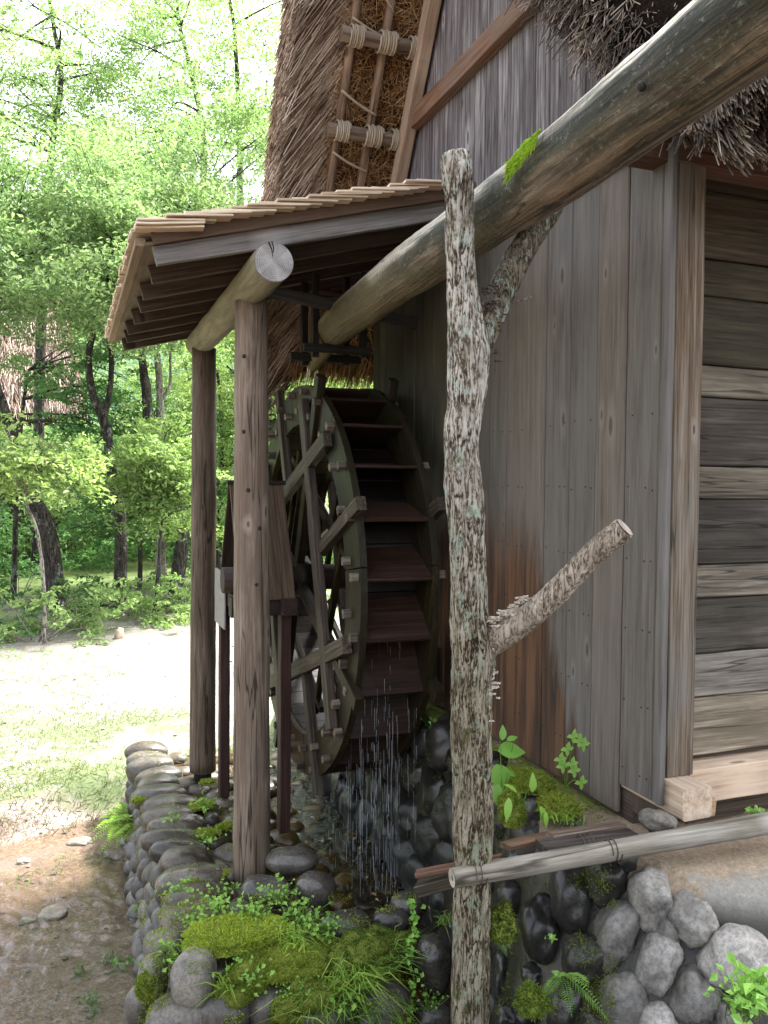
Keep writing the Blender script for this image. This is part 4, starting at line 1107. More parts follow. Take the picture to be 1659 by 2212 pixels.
for z, th in ((0.30, -2.3), (-0.05, -2.0), (-0.62, -1.5), (-1.05, -1.2), (0.75, -2.3), (-0.28, -1.3), (-1.6, -1.9)):
    r = 0.104 + (0.3 - z) * 0.0035
    m = MB(); c = np.array([1.045 + math.cos(th) * r * 0.97, 5.03 + math.sin(th) * r * 0.97, z]); d = np.array([math.cos(th), math.sin(th), 0])
    m.tube([c, c + d * 0.006], [0.014, 0.008], 7); m.build('knot', M['nail'], can)
beam('tie_bar', (0.955, 4.945, 1.165), (2.28, 5.42, 1.125), 0.03, 0.075, M['dkbar'], can, tint=(2.4, 2.3, 2.2))
beam('roof_ledger', (XW - 0.045, 4.5, 1.60), (XW - 0.045, 7.6, 1.60), 0.06, 0.12, M['rafter'], can)

# ------------------------------------------------------------------ water wheel
WY, WZ, WR, WRI = 5.93, -0.705, 1.41, 1.13
XA, XBW = 1.60, 2.06
wheel = thing('water_wheel', (1.83, WY, WZ - WR), 'dark wet wooden water wheel with square paddles and pegged rims', 'water wheel')
def wp(x, r, th): return np.array([x, WY - r * math.cos(th), WZ + r * math.sin(th)])   # th measured up from the viewer side
def arc_prism(x0, x1, r0, r1, t0, t1, n=8):
    V = []
    for i in range(n + 1):
        th = t0 + (t1 - t0) * i / n
        for r in (r0, r1):
            for x in (x0, x1): V.append(wp(x, r, th))
    V = np.array(V)
    b = np.arange(n)[:, None] * 4
    q = np.concatenate([b + np.array([[0, 1, 5, 4]]), b + np.array([[2, 6, 7, 3]]), b + np.array([[0, 4, 6, 2]]), b + np.array([[1, 3, 7, 5]])])
    return V, [q, np.array([[0, 2, 3, 1], [4 * n, 4 * n + 1, 4 * n + 3, 4 * n + 2]])]
def arc_obj(name, x0, x1, r0, r1, t0, t1, mat, parent, tint, n=8):
    # local frame with X along the chord so the grain follows the board
    V, F = arc_prism(x0, x1, r0, r1, t0, t1, n)
    tm = (t0 + t1) / 2
    Mx = axis_matrix(wp((x0 + x1) / 2, (r0 + r1) / 2, tm - 0.01), wp((x0 + x1) / 2, (r0 + r1) / 2, tm + 0.01), (-1, 0, 0))
    V = (np.hstack([V, np.ones((len(V), 1))]) @ np.array(Mx.inverted()).T)[:, :3]
    return obj(name, fast_mesh(name, V, F), mat, parent, Mx, tint)
NB = 24
random.seed(31)
for x0 in (XA, XBW):
    for k in range(8):
        t0 = 2 * math.pi * k / 8 + 0.15
        arc_obj('rim_felloe', x0 - 0.022, x0 + 0.022, WRI, WR, t0 + 0.003, t0 + math.pi / 4 - 0.003, M['wheel'], wheel, (random.uniform(0.85, 1.25), random.uniform(0.9, 1.3), random.uniform(0.7, 1.0)))
for k in range(NB):
    t0 = 2 * math.pi * (k + 0.35) / NB
    a, b = wp(XA + 0.02, WR - 0.012, t0), wp(XBW - 0.02, WR - 0.012, t0)
    i0 = wp(XA + 0.02, WRI + 0.01, t0 + 0.17)
    mid0 = (a + i0) / 2; mid1 = mid0 + np.array([XBW - XA - 0.04, 0, 0])
    nrmv = np.cross(np.array([1.0, 0, 0]), i0 - a)
    beam('paddle', mid0, mid1, float(np.linalg.norm(i0 - a)), 0.022, M['paddle'], wheel, up=tuple(nrmv), jit=0.003, tint=grey(0.75, 1.3))
    for j in range(2):
        t1 = t0 + j * math.pi / NB
        s0 = wp(XA + 0.024, WRI + 0.004, t1)
        s1 = s0 + np.array([XBW - XA - 0.048, 0, 0])
        rd = s0 - np.array([s0[0], WY, WZ])
        beam('sole_board', s0, s1, 2 * WRI * math.sin(math.pi / NB / 2) + 0.001, 0.02, M['paddle'], wheel, up=tuple(rd), jit=0.002, tint=grey(0.15, 0.3))  # near-black tint paints the shade deep inside the buckets
PEG = plank_mesh(0.05, 0.05, 0.042, 0.003, 2, 0.004, 3); PEG.materials.append(M['peg'])
for k in range(NB):
    t0 = 2 * math.pi * (k + 0.35) / NB
    for rr, dt in ((WR - 0.05, 0.02), (WRI + 0.09, 0.10)):
        for xs in (XA - 0.045, XBW + 0.045):
            if xs > XBW and k % 2: continue
            c = wp(xs, rr, t0 + dt)
            o = bpy.data.objects.new('peg', PEG); o.color = (*(random.uniform(0.5, 1.1),) * 3, 1)
            link(o, wheel, axis_matrix(c - np.array([0.01, 0, 0]), c + np.array([0.01, 0, 0]), tuple(c - np.array([c[0], WY, WZ]))))
OFF = rad(22.5)
for x0 in (XA, XBW):
    sx = -1 if x0 == XA else 1
    for k in range(8):
        th = OFF + k * math.pi / 4
        r0 = 0.66 if k % 2 == 0 else 0.10
        beam('spoke', wp(x0 + sx * 0.028, r0, th), wp(x0 + sx * 0.028, WR + 0.125, th), 0.085, 0.06, M['wheel'] if k % 2 else M['spoke'], wheel, up=(1, 0, 0), jit=0.002, tint=grey(0.8, 1.2))
        e = wp(x0 + sx * 0.005, WR + 0.055, th); e2 = wp(x0 + sx * 0.005, WR + 0.12, th)
    for k in range(4):
        th = rad(19) + k * math.pi / 2
        c = wp(x0 + sx * 0.06, 0.66, th)
        tg = np.array([0, math.sin(th), math.cos(th)])
        beam('chord_spoke', c - tg * 1.12, c + tg * 1.12, 0.105, 0.055, M['spoke'], wheel, up=(1, 0, 0), jit=0.003, tint=(random.uniform(0.9, 1.25),) * 3)
    for k in range(4):
        th = rad(64) + k * math.pi / 2
        c = wp(x0 - sx * 0.05, 0.62, th); tg = np.array([0, math.sin(th), math.cos(th)])
        beam('inner_brace', c - tg * 0.75, c + tg * 0.75, 0.05, 0.04, M['wheel'], wheel, up=(1, 0, 0), tint=(1.2, 1.3, 0.9))
log('axle', (1.02, WY, WZ), (2.60, WY, WZ), 0.095, 0.095, M['stand'], wheel, n=10, seg=6, wob=0.01)
for x0 in (XA, XBW):
    log('hub', (x0 - 0.05, WY, WZ), (x0 + 0.05, WY, WZ), 0.16, 0.16, M['wheel'], wheel, n=8, seg=3, wob=0)

# bearing stand with its little gabled cover
st = thing('bearing_stand', (1.27, 5.95, PT), 'brown timber stand with gabled cover boards carrying the wheel axle', 'stand')
lz = WZ - 0.20
beam('leg', (1.40, 5.62, PT - 0.02), (1.40, 5.62, lz), 0.075, 0.10, M['stand'], st, up=(0, 1, 0), tint=(1.25, 1.1, 1.1))
beam('leg', (1.12, 6.42, PT - 0.02), (1.12, 6.42, lz), 0.075, 0.10, M['stand'], st, up=(0, 1, 0), tint=(1.1, 1.0, 1.0))
beam('leg', (1.40, 6.42, PT - 0.02), (1.40, 6.42, lz), 0.075, 0.10, M['stand'], st, up=(0, 1, 0))
beam('leg', (1.12, 5.62, PT - 0.02), (1.12, 5.62, lz), 0.06, 0.08, M['stand'], st, up=(0, 1, 0))
for xx in (1.12, 1.40):
    beam('cross_beam', (xx, 5.45, lz + 0.055), (xx, 6.60, lz + 0.055), 0.10, 0.11, M['stand'], st)
beam('cap_beam', (1.02, 5.62, lz + 0.052), (1.50, 5.62, lz + 0.052), 0.12, 0.13, M['stand'], st, tint=(0.8, 0.8, 0.8))
beam('bearing_block', (1.14, WY, lz + 0.17), (1.38, WY, lz + 0.17), 0.30, 0.14, M['stand'], st)
ap = (WY, -0.02)
for sgn, tn_ in ((-1, (1.0, 0.95, 0.85)), (1, (0.35, 0.32, 0.3))):
    for j, xx in enumerate((1.16, 1.36)):
        beam('cover_board', (xx, ap[0] + sgn * 0.02, ap[1]), (xx, ap[0] + sgn * 0.40, lz + 0.10), 0.19, 0.022, M['cover'], st, up=(0, sgn * 0.85, 0.4), tint=tn_)
beam('ridge_cap', (1.05, WY, ap[1] + 0.015), (1.47, WY, ap[1] + 0.015), 0.09, 0.03, M['dkbar'], st)
beam('grey_panel', (1.055, 6.22, lz - 0.17), (1.055, 6.22, lz + 0.24), 0.42, 0.015, M['panel'], st, up=(-1, 0, 0))

# ------------------------------------------------------------------ flume log
fl = thing('flume_log', (1.52, 3.0, 0.9), 'huge weathered hollow log carrying water over to the wheel', 'log')
A_, B_ = np.array([1.4476, 1.30, 1.07]), np.array([1.7258, 5.62, 1.061])
def pipe_mesh():
    d = B_ - A_; L = np.linalg.norm(d)
    n, seg = 44, 150
    xs = np.linspace(-L / 2, L / 2, seg)
    rr = 0.1225 + 0.004 * xs / (L / 2) + 0.003 * np.sin(xs * 2.3)
    # necked end over the wheel
    rr = np.where(xs > L / 2 - 0.16, 0.126 - 0.05 * ((xs - (L / 2 - 0.16)) / 0.16) ** 2, rr)
    cy = 0.012 * np.sin(xs * 1.2 + 0.4); cz = 0.010 * np.sin(xs * 1.7)
    pts = np.stack([xs, cy, cz], -1)
    V, P = tube_geo(pts, rr, n, True, 0, 1)
    Vb = V[:seg * n]
    ax = Vb - np.repeat(pts, n, 0)
    axn = ax / (np.linalg.norm(ax, axis=1)[:, None] + 1e-9)
    dsp = 0.008 * fbm(Vb * np.array([1.8, 9, 9]), 3, 2) + 0.003 * fbm(Vb * np.array([9, 40, 40]), 2, 6)
    V[:seg * n] += axn * dsp[:, None]
    me = fast_mesh('flume', V, P, True)
    return me
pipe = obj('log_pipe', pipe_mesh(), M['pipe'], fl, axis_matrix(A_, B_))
# spout at the end
log('spout', (1.70, 5.56, 0.99), (1.66, 5.86, 0.86), 0.075, 0.06, M['logbeam'], fl, n=14, seg=8, tint=(0.8, 0.8, 0.55))
def on_pipe(u, v, up=0.0):
    """nearest point of the pipe axis to the ray, then the surface point facing the viewer"""
    d = ray(u, v); d = d / np.linalg.norm(d); a = (B_ - A_) / np.linalg.norm(B_ - A_)
    k = a @ d
    t, s = np.linalg.solve(np.array([[1.0, -k], [k, -1.0]]), np.array([-(a @ A_), -(d @ A_)]))
    c = A_ + a * t
    q = d * s - c
    q = q - a * (q @ a)
    k = np.linalg.norm(q)
    f = math.sqrt(max(0.0, 0.128 ** 2 - min(k, 0.12) ** 2))
    to = -d - a * (-d @ a); to /= np.linalg.norm(to)
    return c + q * min(1, 0.12 / max(k, 1e-6)) + to * f, to
kp, kn = on_pipe(1456, 132)
m = MB(); m.tube([kp - kn * 0.004, kp + kn * 0.004, kp + kn * 0.007], [0.014, 0.012, 0.006], 9); m.build('knot', M['nail'], fl, True)
# bright moss tuft on the pipe
N = 1500
u_ = rng.uniform(0, 1, N); v_ = rng.uniform(0, 1, N)
PB, DB = [], []
for a, b in zip(u_, v_):
    q, n = on_pipe(1190 - a * 52 + (b - 0.5) * 20, 262 + a * 74 + (b - 0.5) * 26)
    PB.append(q); DB.append(n * 0.5 + np.array([-0.15, 0, -0.75]) + rng.normal(0, 0.3, 3))
V, F = blades(np.array(PB), np.array(DB), rng.uniform(0.010, 0.028, N), 0.003, 0.3)
o = obj('moss_tuft', fast_mesh('moss_tuft', V, F), M['moss'], fl, tint=(1.6, 1.9, 0.9))
o['kind'] = 'stuff'

# wooden hanger frames round the flume end
fr = thing('hanger_frame', (1.72, 5.6, 0.82), 'black timber hanger frames clasping the end of the flume log', 'frame')
for yy, ul, ur, vb, cl, cr, vt in ((5.80, 657, 747, 776, 622, 772, 600), (5.52, 681, 784, 757, 650, 792, 590)):
    for uu in (ul, ur):
        p = onY(uu, vb + 14, yy); q = onY(uu, vt, yy)
        beam('hanger', p, (p[0], yy, min(q[2], rz(p[0]) - 0.05)), 0.045, 0.05, M['dkbar'], fr, up=(0, 1, 0))
    p, q = onY(cl, vb - 4, yy + 0.03), onY(cr, vb - 4, yy + 0.03)
    beam('cross_bar', (p[0], yy - 0.04, p[2]), (q[0], yy - 0.04, p[2]), 0.045, 0.055, M['dkbar'], fr)

# ------------------------------------------------------------------ forked tree prop
prop = thing('forked_tree_prop', (1.37, 2.76, -2.7), 'lichen covered forked tree trunk standing upright to hold the flume log', 'tree trunk')
def px_line(rows):   # rows: (u, v, width_px, depth)
    P = [onS(u, v, s) for u, v, w, s in rows]
    Rr = [w / 2 * s / FPX for u, v, w, s in rows]
    return np.array(P), np.array(Rr)
def bark_tube(rows, n, seg, amp, freq, seed, mat, name, parent, label=None, cap0=False):
    P, Rr = px_line(rows)
    Ps = spline(P, seg); Rs = spline(np.stack([Rr, Rr * 0, Rr * 0], -1), seg)[:, 0]
    V, F = tube_geo(Ps, Rs, n, True, 0, 0)
    k = seg * n
    ax = V[:k] - np.repeat(Ps, n, 0); axn = ax / (np.linalg.norm(ax, axis=1)[:, None] + 1e-9)
    th = np.arctan2(axn[:, 1], axn[:, 0])
    base = 0.10 * fbm(V[:k] * 5, 2, seed + 3)
    q = np.stack([np.cos(th) * 4.2, np.sin(th) * 4.2, V[:k, 2] * freq], -1)
    fur = 1 - np.abs(fbm(q, 3, seed))
    fine = fbm(V[:k] * np.array([70, 70, 40]), 2, seed + 9)
    V[:k] += axn * ((np.repeat(Rs, n) * base) + amp * (fur - 0.7) + amp * 0.35 * fine)[:, None]
    o = obj(name, fast_mesh(name, V, F, True), mat, parent)
    if label: o['label'] = label
    return o
ST = 3.06
trunk = bark_tube([(1012, 2560, 86, ST), (1015, 2400, 84, ST), (1017, 2212, 82, ST), (1018, 2050, 80, ST), (1020, 1900, 80, ST), (1021, 1800, 86, ST), (1021, 1700, 86, ST), (1019, 1600, 88, ST), (1018, 1500, 88, ST), (1022, 1420, 92, ST), (1014, 1340, 84, ST),
                   (1012, 1240, 76, ST), (1008, 1130, 76, ST), (999, 1030, 76, ST), (1000, 930, 78, ST), (1010, 830, 82, ST), (1012, 760, 86, ST - 0.005), (1004, 690, 76, ST - 0.015), (998, 610, 66, ST - 0.03), (993, 520, 62, ST - 0.055), (991, 430, 64, ST - 0.07), (987, 370, 70, ST - 0.075), (984, 338, 66, ST - 0.075), (983, 330, 40, ST - 0.075)],
                  56, 420, 0.006, 7.0, 5, M['bark'], 'trunk', prop)
bark_tube([(1020, 800, 50, ST + 0.01), (1040, 730, 66, ST + 0.02), (1062, 680, 60, ST + 0.06), (1088, 620, 62, ST + 0.10), (1120, 555, 62, ST + 0.14), (1155, 500, 60, ST + 0.17), (1185, 455, 58, ST + 0.19), (1200, 425, 56, ST + 0.20)],
          40, 140, 0.005, 7.0, 15, M['bark2'], 'fork_limb', prop, 'dark mossy second limb of the fork')
stub = bark_tube([(1020, 1410, 60, ST + 0.02), (1065, 1384, 62, ST), (1120, 1350, 58, ST - 0.05), (1180, 1300, 56, ST - 0.10), (1235, 1245, 54, ST - 0.15), (1290, 1190, 52, ST - 0.20), (1348, 1141, 50, ST - 0.25)],
          36, 130, 0.004, 7.0, 25, M['bark3'], 'sawn_branch', prop, 'pale branch stub sawn off at an angle')
e0, e1 = onS(1290, 1190, ST - 0.20), onS(1349, 1140, ST - 0.25)
dd = (e1 - e0) / np.linalg.norm(e1 - e0)
od = end_disc(e1 + dd * 0.004, tuple(-dd * 0.002), 0.036, stub, (0.85, 0.72, 0.66), 24)
tw = MB(); tw.tube([onS(1105, 655, 3.15), onS(1130, 648, 3.1), onS(1150, 640, 3.08)], [0.004, 0.003, 0.002], 5); tw.build('twig', M['bark3'], prop)
# bracket fungi: thin ruffled shelves
def fungus_patch(name, mat, spots, s, wpx, n_each=1):
    m = MB()
    for u, v in spots:
        r = wpx * random.uniform(0.5, 1.2) * s / FPX
        d = ray(u, v); c = d * (s - 0.043 + random.uniform(-0.004, 0.008))
        rt = np.array([RT[0], RT[1], 0.0]); fwv = np.array([-FW[0], -FW[1], 0])
        V = [c]; k = 9
        for i in range(k):
            a = math.pi * i / (k - 1)
            V.append(c + rt * math.cos(a) * r + fwv * math.sin(a) * r * 0.7 + np.array([0, 0, random.uniform(-0.35, 0.25) * r]))
        V2 = [np.array(q) - np.array([0, 0, 0.0045]) for q in V]
        nV = len(V)
        tri = [[0, i, i + 1] for i in range(1, k)] + [[nV, nV + i + 1, nV + i] for i in range(1, k)]
        quad = [[i, nV + i, nV + i + 1, i + 1] for i in range(1, k)]
        m.add(np.array(V + V2), [np.array(tri), np.array(quad)])
    o = m.build(name, mat, prop); o['kind'] = 'stuff'; return o
random.seed(77)
sp_ = [(random.gauss(1050, 12), random.uniform(1370, 1520)) for _ in range(36)] + [(random.uniform(1015, 1075), random.uniform(1330, 1400)) for _ in range(40)] + [(random.gauss(1042, 9), random.uniform(1600, 1760)) for _ in range(18)] + [(random.uniform(1030, 1060), 1520 + random.uniform(0, 90)) for _ in range(10)] + [(1010, 1064)] * 2
fungus_patch('bracket_fungus', M['fungus'], sp_, ST + 0.008, 8)
sp_ = []
for _ in range(60):
    a = random.uniform(0, 1); sp_.append((1065 + a * 75 + random.uniform(-8, 8), 1352 - a * 52 + random.uniform(-14, 12) - 8))
fungus_patch('bracket_fungus', M['fungus'], sp_, ST - 0.02, 9)
sp_ = [(random.gauss(1060, 14), random.uniform(610, 780)) for _ in range(80)]
fungus_patch('dark_bracket_fungus', M['darkfungus'], sp_, ST + 0.052, 7)

# ------------------------------------------------------------------ pole tied across, scrap boards
pp0, pp1 = onS(977, 1897, 2.97), onS(1720, 1768, 3.42)
po = thing('tied_pole', tuple((pp0 + pp1) / 2), 'pale peeled pole wired across the forked trunk at ground height', 'pole')
pl = log('pole', pp0, pp1, 0.0345, 0.043, M['pole'], po, n=18, seg=40, wob=0.05)
dd = (pp1 - pp0) / np.linalg.norm(pp1 - pp0)
end_disc(pp0 - dd * 0.003, tuple(dd * 0.002), 0.032, po, (0.8, 0.75, 0.65), 20)
def ring_wire(c, axis, r, turns, parent, name='wire_tie', ell=1.0):
    axis = np.array(axis) / np.linalg.norm(axis)
    a = np.cross(axis, [0, 0, 1.0]); a /= np.linalg.norm(a); b = np.cross(a, axis)
    n = turns * 16; th = np.linspace(0, turns * 2 * math.pi, n)
    P = np.array(c) + axis * np.linspace(-0.01 * turns, 0.01 * turns, n)[:, None] + (a * np.cos(th)[:, None] * ell + b * np.sin(th)[:, None]) * r
    m = MB(); m.tube(P, 0.0022, 5)
    t0 = np.array(c) + b * 0 + a * -r * ell
    m.tube([t0, t0 + np.array([0.01, -0.01, -0.03]), t0 + np.array([0.005, -0.02, -0.07])], 0.0022, 4)
    return m.build(name, M['wire'], parent)
for f in (0.065, 0.43, 0.93):
    ring_wire(pp0 + (pp1 - pp0) * f, dd, 0.041, 2, po)
def scrap(u0, v0, s0, u1, v1, s1, w, h, label, tint=(1, 1, 1)):
    p, q = onS(u0, v0, s0), onS(u1, v1, s1)
    o = beam('scrap_board', p, q, w, h, M['scrap'], None, jit=0.004, tint=tint)
    return tag(o, label, 'board', 'scrap boards behind the tied pole')
scrap(1170, 1832, 3.16, 1372, 1808, 3.30, 0.10, 0.035, 'charred board lying on the tied pole under the wire', (0.7, 0.7, 0.7))
scrap(1188, 1806, 3.24, 1345, 1782, 3.42, 0.05, 0.022, 'pale grey lath on top of the scrap boards', (2.4, 2.2, 2.0))
scrap(1092, 1828, 3.20, 1240, 1795, 3.42, 0.06, 0.022, 'brown lath sticking out left of the scrap boards', (2.0, 1.5, 1.1))
scrap(900, 1888, 3.5, 1085, 1852, 3.4, 0.05, 0.022, 'rusty brown lath passing behind the forked trunk', (1.4, 0.9, 0.7))
scrap(905, 1918, 3.55, 1090, 1868, 3.42, 0.10, 0.05, 'dark slimy plank reaching the pit behind the forked trunk', (0.6, 0.6, 0.45))
tie = ring_wire(onS(1268, 1828, 3.2), dd, 0.045, 3, po)

# falling water
N = 330
P0, P1 = [], []
random.seed(91)
for _ in range(150):                      # drips off the paddles
    x = random.uniform(XA + 0.03, XBW - 0.02); y = WY - random.uniform(0.5, 1.36)
    zt = WZ - math.sqrt(max(0, WR ** 2 - (WY - y) ** 2)) * random.choice((1, 1, 1, 0.2))
    z = zt - random.uniform(0, 0.2)
    while z > PT - 0.1:
        L = random.uniform(0.03, 0.16)
        if random.random() < 0.5: P0.append((x, y, z)); P1.append((x + 0.001, y, max(z - L, PT - 0.12)))
        z -= L + random.uniform(0.02, 0.2)
for x, y in ((1.66, 4.72), (1.665, 4.74), (2.02, 4.75), (1.97, 4.9), (2.10, 4.9), (2.09, 4.88), (1.9, 4.82), (1.78, 4.95), (1.85, 4.7), (1.72, 5.1), (1.95, 5.2)):     # steady strings
    z = WZ - random.uniform(0.7, 0.95)
    while z > PT - 0.1:
        L = random.uniform(0.10, 0.34); P0.append((x + random.gauss(0, 0.002), y, z)); P1.append((P0[-1][0], y, max(z - L, PT - 0.12))); z -= L + random.uniform(0.0, 0.05)
for x in (1.625, 1.64, 1.685, 1.70):      # from the spout on to the wheel
    P0.append((x, 5.86, 0.84)); P1.append((x - 0.008, 5.88, 0.69))
P0, P1 = np.array(P0), np.array(P1)
rr = rng.uniform(0.0008, 0.0018, len(P0)); rr[-4:] = 0.005
V, F = spikes(P0, P1, rr, rr * 0.8, 5)
tag(obj('falling_water', fast_mesh('falling_water', V, F, True), M['drops']), 'thin strings of water drops falling from the wheel paddles', 'water', kind='stuff')

# ------------------------------------------------------------------ small plants, moss and grass
def scatter_hit(region, n, zoff=0.0):
    out = []
    for _ in range(n):
        u, v = random.uniform(region[0], region[1]), random.uniform(region[2], region[3])
        out.append(hit(u, v, zoff)[0])
    return np.array(out)
def stuff(name, V, F, mat, label, cat, tint=None):
    return tag(obj(name, fast_mesh(name, V, F), mat, tint=tint), label, cat, kind='stuff')
random.seed(5)
# moss cushions: low bumpy bodies bristling with short shoots
def moss_cushion(c, size, n, label, seed, tint=None, R=None):
    V = IV.copy()
    V[:, 2] = np.where(V[:, 2] < -0.3, -0.3, V[:, 2])
    V *= (1 + 0.28 * fbm(IV * 2.4 + seed, 3, seed))[:, None]
    V = V * np.array(size)
    rot = np.array((R or rotz(0)).to_3x3())
    root = thing('moss_cushion', tuple(c), label, 'moss', kind='stuff')
    me = fast_mesh('moss_body', V @ rot.T + np.array(c), [IF], True)
    obj('moss_body', me, M['moss'], root, tint=(0.75, 0.75, 0.7))
    idx = rng.integers(0, len(IF), n); w = rng.dirichlet((1, 1, 1), n)
    tri = V[IF[idx]]
    P = (tri * w[..., None]).sum(1)
    nr = P / np.array(size) ** 2; nr /= np.linalg.norm(nr, axis=1)[:, None]
    ok = P[:, 2] > -0.25 * size[2]
    P, nr = P[ok] @ rot.T + np.array(c), nr[ok] @ rot.T
    D = nr * 0.8 + rng.normal(0, 0.45, nr.shape) + np.array([0, 0, 0.35])
    Vb, Fb = blades(P, D, rng.uniform(0.006, 0.02, len(P)), rng.uniform(0.003, 0.006, len(P)), 0.2)
    obj('moss_shoots', fast_mesh('moss_shoots', Vb, Fb), M['moss'], root, tint=tint or (1, 1, 1))
    return root
moss_cushion(onS(505, 2022, 4.16), (0.25, 0.15, 0.06), 16000, 'big bright yellow-green moss cushion on the platform front', 1, (2.0, 2.0, 1.7))  # raised tint paints sunlight into the front moss, where no sun reaches
moss_cushion(onS(640, 2075, 4.12), (0.24, 0.14, 0.065), 12000, 'moss cushion with grass right of the brightest moss', 2, (1.5, 1.5, 1.3))
moss_cushion(onS(535, 2130, 4.02), (0.16, 0.10, 0.13), 8000, 'darker moss hanging beside the pale corner boulder', 3, (1.1, 1.1, 1.0))
moss_cushion(onS(800, 2060, 4.12), (0.20, 0.12, 0.10), 7000, 'dark green moss under the long grass', 4, (0.45, 0.6, 0.6))
moss_cushion(onS(700, 2165, 3.98), (0.22, 0.10, 0.12), 7000, 'moss under the long grass at the bottom of the platform', 41, (0.6, 0.7, 0.6))
moss_cushion(onS(1145, 1690, 3.85), (0.10, 0.12, 0.04), 5000, 'moss on the bank by the broad leaved plant', 5, (1.1, 1.1, 0.9))
moss_cushion(onS(1105, 1760, 3.62), (0.05, 0.06, 0.11), 3500, 'moss hanging over the wet boulder below the wall', 6, (0.8, 0.85, 0.7))
moss_cushion(onS(1205, 1745, 3.62), (0.08, 0.09, 0.05), 4000, 'moss beside the grey plank wall above the scrap boards', 7, (1.1, 1.05, 0.9))
moss_cushion(onS(1150, 2170, 2.92), (0.055, 0.05, 0.06), 3000, 'dark moss clump low between the wet boulders', 8, (0.5, 0.6, 0.5))
moss_cushion(onS(1080, 2010, 3.1), (0.05, 0.05, 0.09), 2500, 'dim moss patch right of the forked trunk', 9, (0.35, 0.4, 0.3))
moss_cushion(onZ(600, 1886, PT - 0.01), (0.10, 0.06, 0.02), 2500, 'moss at the foot of the near log post', 10, (1.1, 1.15, 0.9))
moss_cushion(onZ(448, 1690, PT + 0.01), (0.06, 0.05, 0.015), 1200, 'moss at the foot of the far log post', 11)
moss_cushion(onS(315, 2140, 3.9), (0.04, 0.05, 0.08), 2200, 'moss low on the left face of the platform', 12, (0.9, 0.95, 0.8))
for k, (u, v, a, b) in enumerate(((430, 1740, .10, .08), (445, 1800, .10, .06), (395, 1865, .07, .05), (375, 1765, .06, .05), (350, 1690, .07, .03), (455, 1890, .1, .06), (300, 1730, .05, .04), (490, 1785, .07, .05), (420, 1905, .08, .05))):
    moss_cushion(onZ(u, v, PT + 0.0), (a, b, 0.022), 1500, 'thin moss between the cobbles, patch %s' % ('by the far post', 'left of the near post', 'near the platform edge', 'on the left edge stones', 'at the far edge', 'behind the bright moss', 'over the edge stones', 'right beside the near post', 'before the near post')[k], 20 + k, (1.2, 1.25, 1.0))

# thin moss creeping over the stones around the cushions, found by casting rays on to them
bpy.context.view_layer.update()
DEPS = bpy.context.evaluated_depsgraph_get()
def creeping_moss(regions, label, th, seed, tint, L=(0.004, 0.013)):
    P, Nn = [], []
    for u0, u1, v0, v1, n in regions:
        for _ in range(n * 2 // 3):
            u, v = random.uniform(u0, u1), random.uniform(v0, v1)
            d = Vector(ray(u, v)).normalized()
            ok, loc, nor, _i, ob, _m = sc.ray_cast(DEPS, Vector((0, 0, 0)) + d * 2.4, d)
            if not ok or not ob.name.startswith(('boulder', 'ground')): continue
            P.append(loc[:]); Nn.append(nor[:])
    P, Nn = np.array(P), np.array(Nn)
    m = (fbm(P * 7, 3, seed) + 0.5 * Nn[:, 2]) > th
    P, Nn = P[m], Nn[m]
    k = 7
    P = np.repeat(P, k, 0) + rng.normal(0, 0.007, (len(P) * k, 3)); Nn = np.repeat(Nn, k, 0)
    V, F = blades(P - Nn * 0.004, Nn + rng.normal(0, 0.5, P.shape), rng.uniform(L[0], L[1], len(P)), 0.004, 0.2)
    tag(obj('creeping_moss', fast_mesh('creeping_moss', V, F), M['moss'], tint=tint), label, 'moss', kind='stuff')
creeping_moss([(300, 900, 1930, 2212, 14000)], 'thin moss creeping over the front stones of the platform', 0.33, 61, (1.6, 1.6, 1.3))
creeping_moss([(285, 560, 1620, 1930, 5000)], 'thin moss in the joints of the platform top', 0.75, 62, (1.2, 1.25, 1.0))
creeping_moss([(1060, 1330, 1620, 2212, 7000)], 'thin dark moss on the wet stones right of the trunk', 0.55, 63, (0.6, 0.65, 0.5))
creeping_moss([(880, 980, 1560, 2212, 3000)], 'dark moss on the wet stones left of the trunk', 0.5, 64, (0.45, 0.5, 0.4))

# grass tufts
def tuft(c, n, L, spread, label, mat='grass', tint=None, lean=(0, -0.25, 0), cat='grass', w=0.006):
    P = np.array(c) + rng.normal(0, spread, (n, 3)) * np.array([1, 1, 0.15])
    D = rng.normal(0, 0.42, (n, 3)) + np.array([0, 0, 1.0]) + np.array(lean)
    V, F = blades(P, D, rng.uniform(0.5, 1.15, n) * L, w, 0.55)
    return tag(obj('grass_tuft', fast_mesh('grass_tuft', V, F), M[mat], tint=tint), label, cat)
tuft(onS(760, 2110, 4.02), 260, 0.22, 0.055, 'long green grass arching over the platform front', lean=(0.2, -0.5, -0.2), tint=(1.9, 1.75, 1.4))
tuft(onS(830, 2080, 4.1), 110, 0.2, 0.05, 'long grass beside the dark wet boulder', lean=(0.45, -0.4, 0), tint=(1.4, 1.45, 1.2))
tuft(onS(700, 2160, 3.95), 120, 0.2, 0.06, 'lower grass hanging at the bottom edge', lean=(-0.1, -0.6, -0.4), tint=(1.6, 1.5, 1.3))
tuft(onS(800, 2180, 3.95), 90, 0.2, 0.06, 'lower right grass hanging by the vine', lean=(0.3, -0.6, -0.5), tint=(0.8, 1.0, 0.8))
tuft(onS(640, 2030, 4.15), 130, 0.13, 0.05, 'short grass among the moss', lean=(0.1, -0.3, 0), tint=(2.1, 1.9, 1.5))
tuft(onS(400, 2060, 4.1), 26, 0.17, 0.03, 'a few grass blades left of the pale boulder', lean=(-0.6, -0.3, 0), tint=(1.4, 1.4, 1.0))
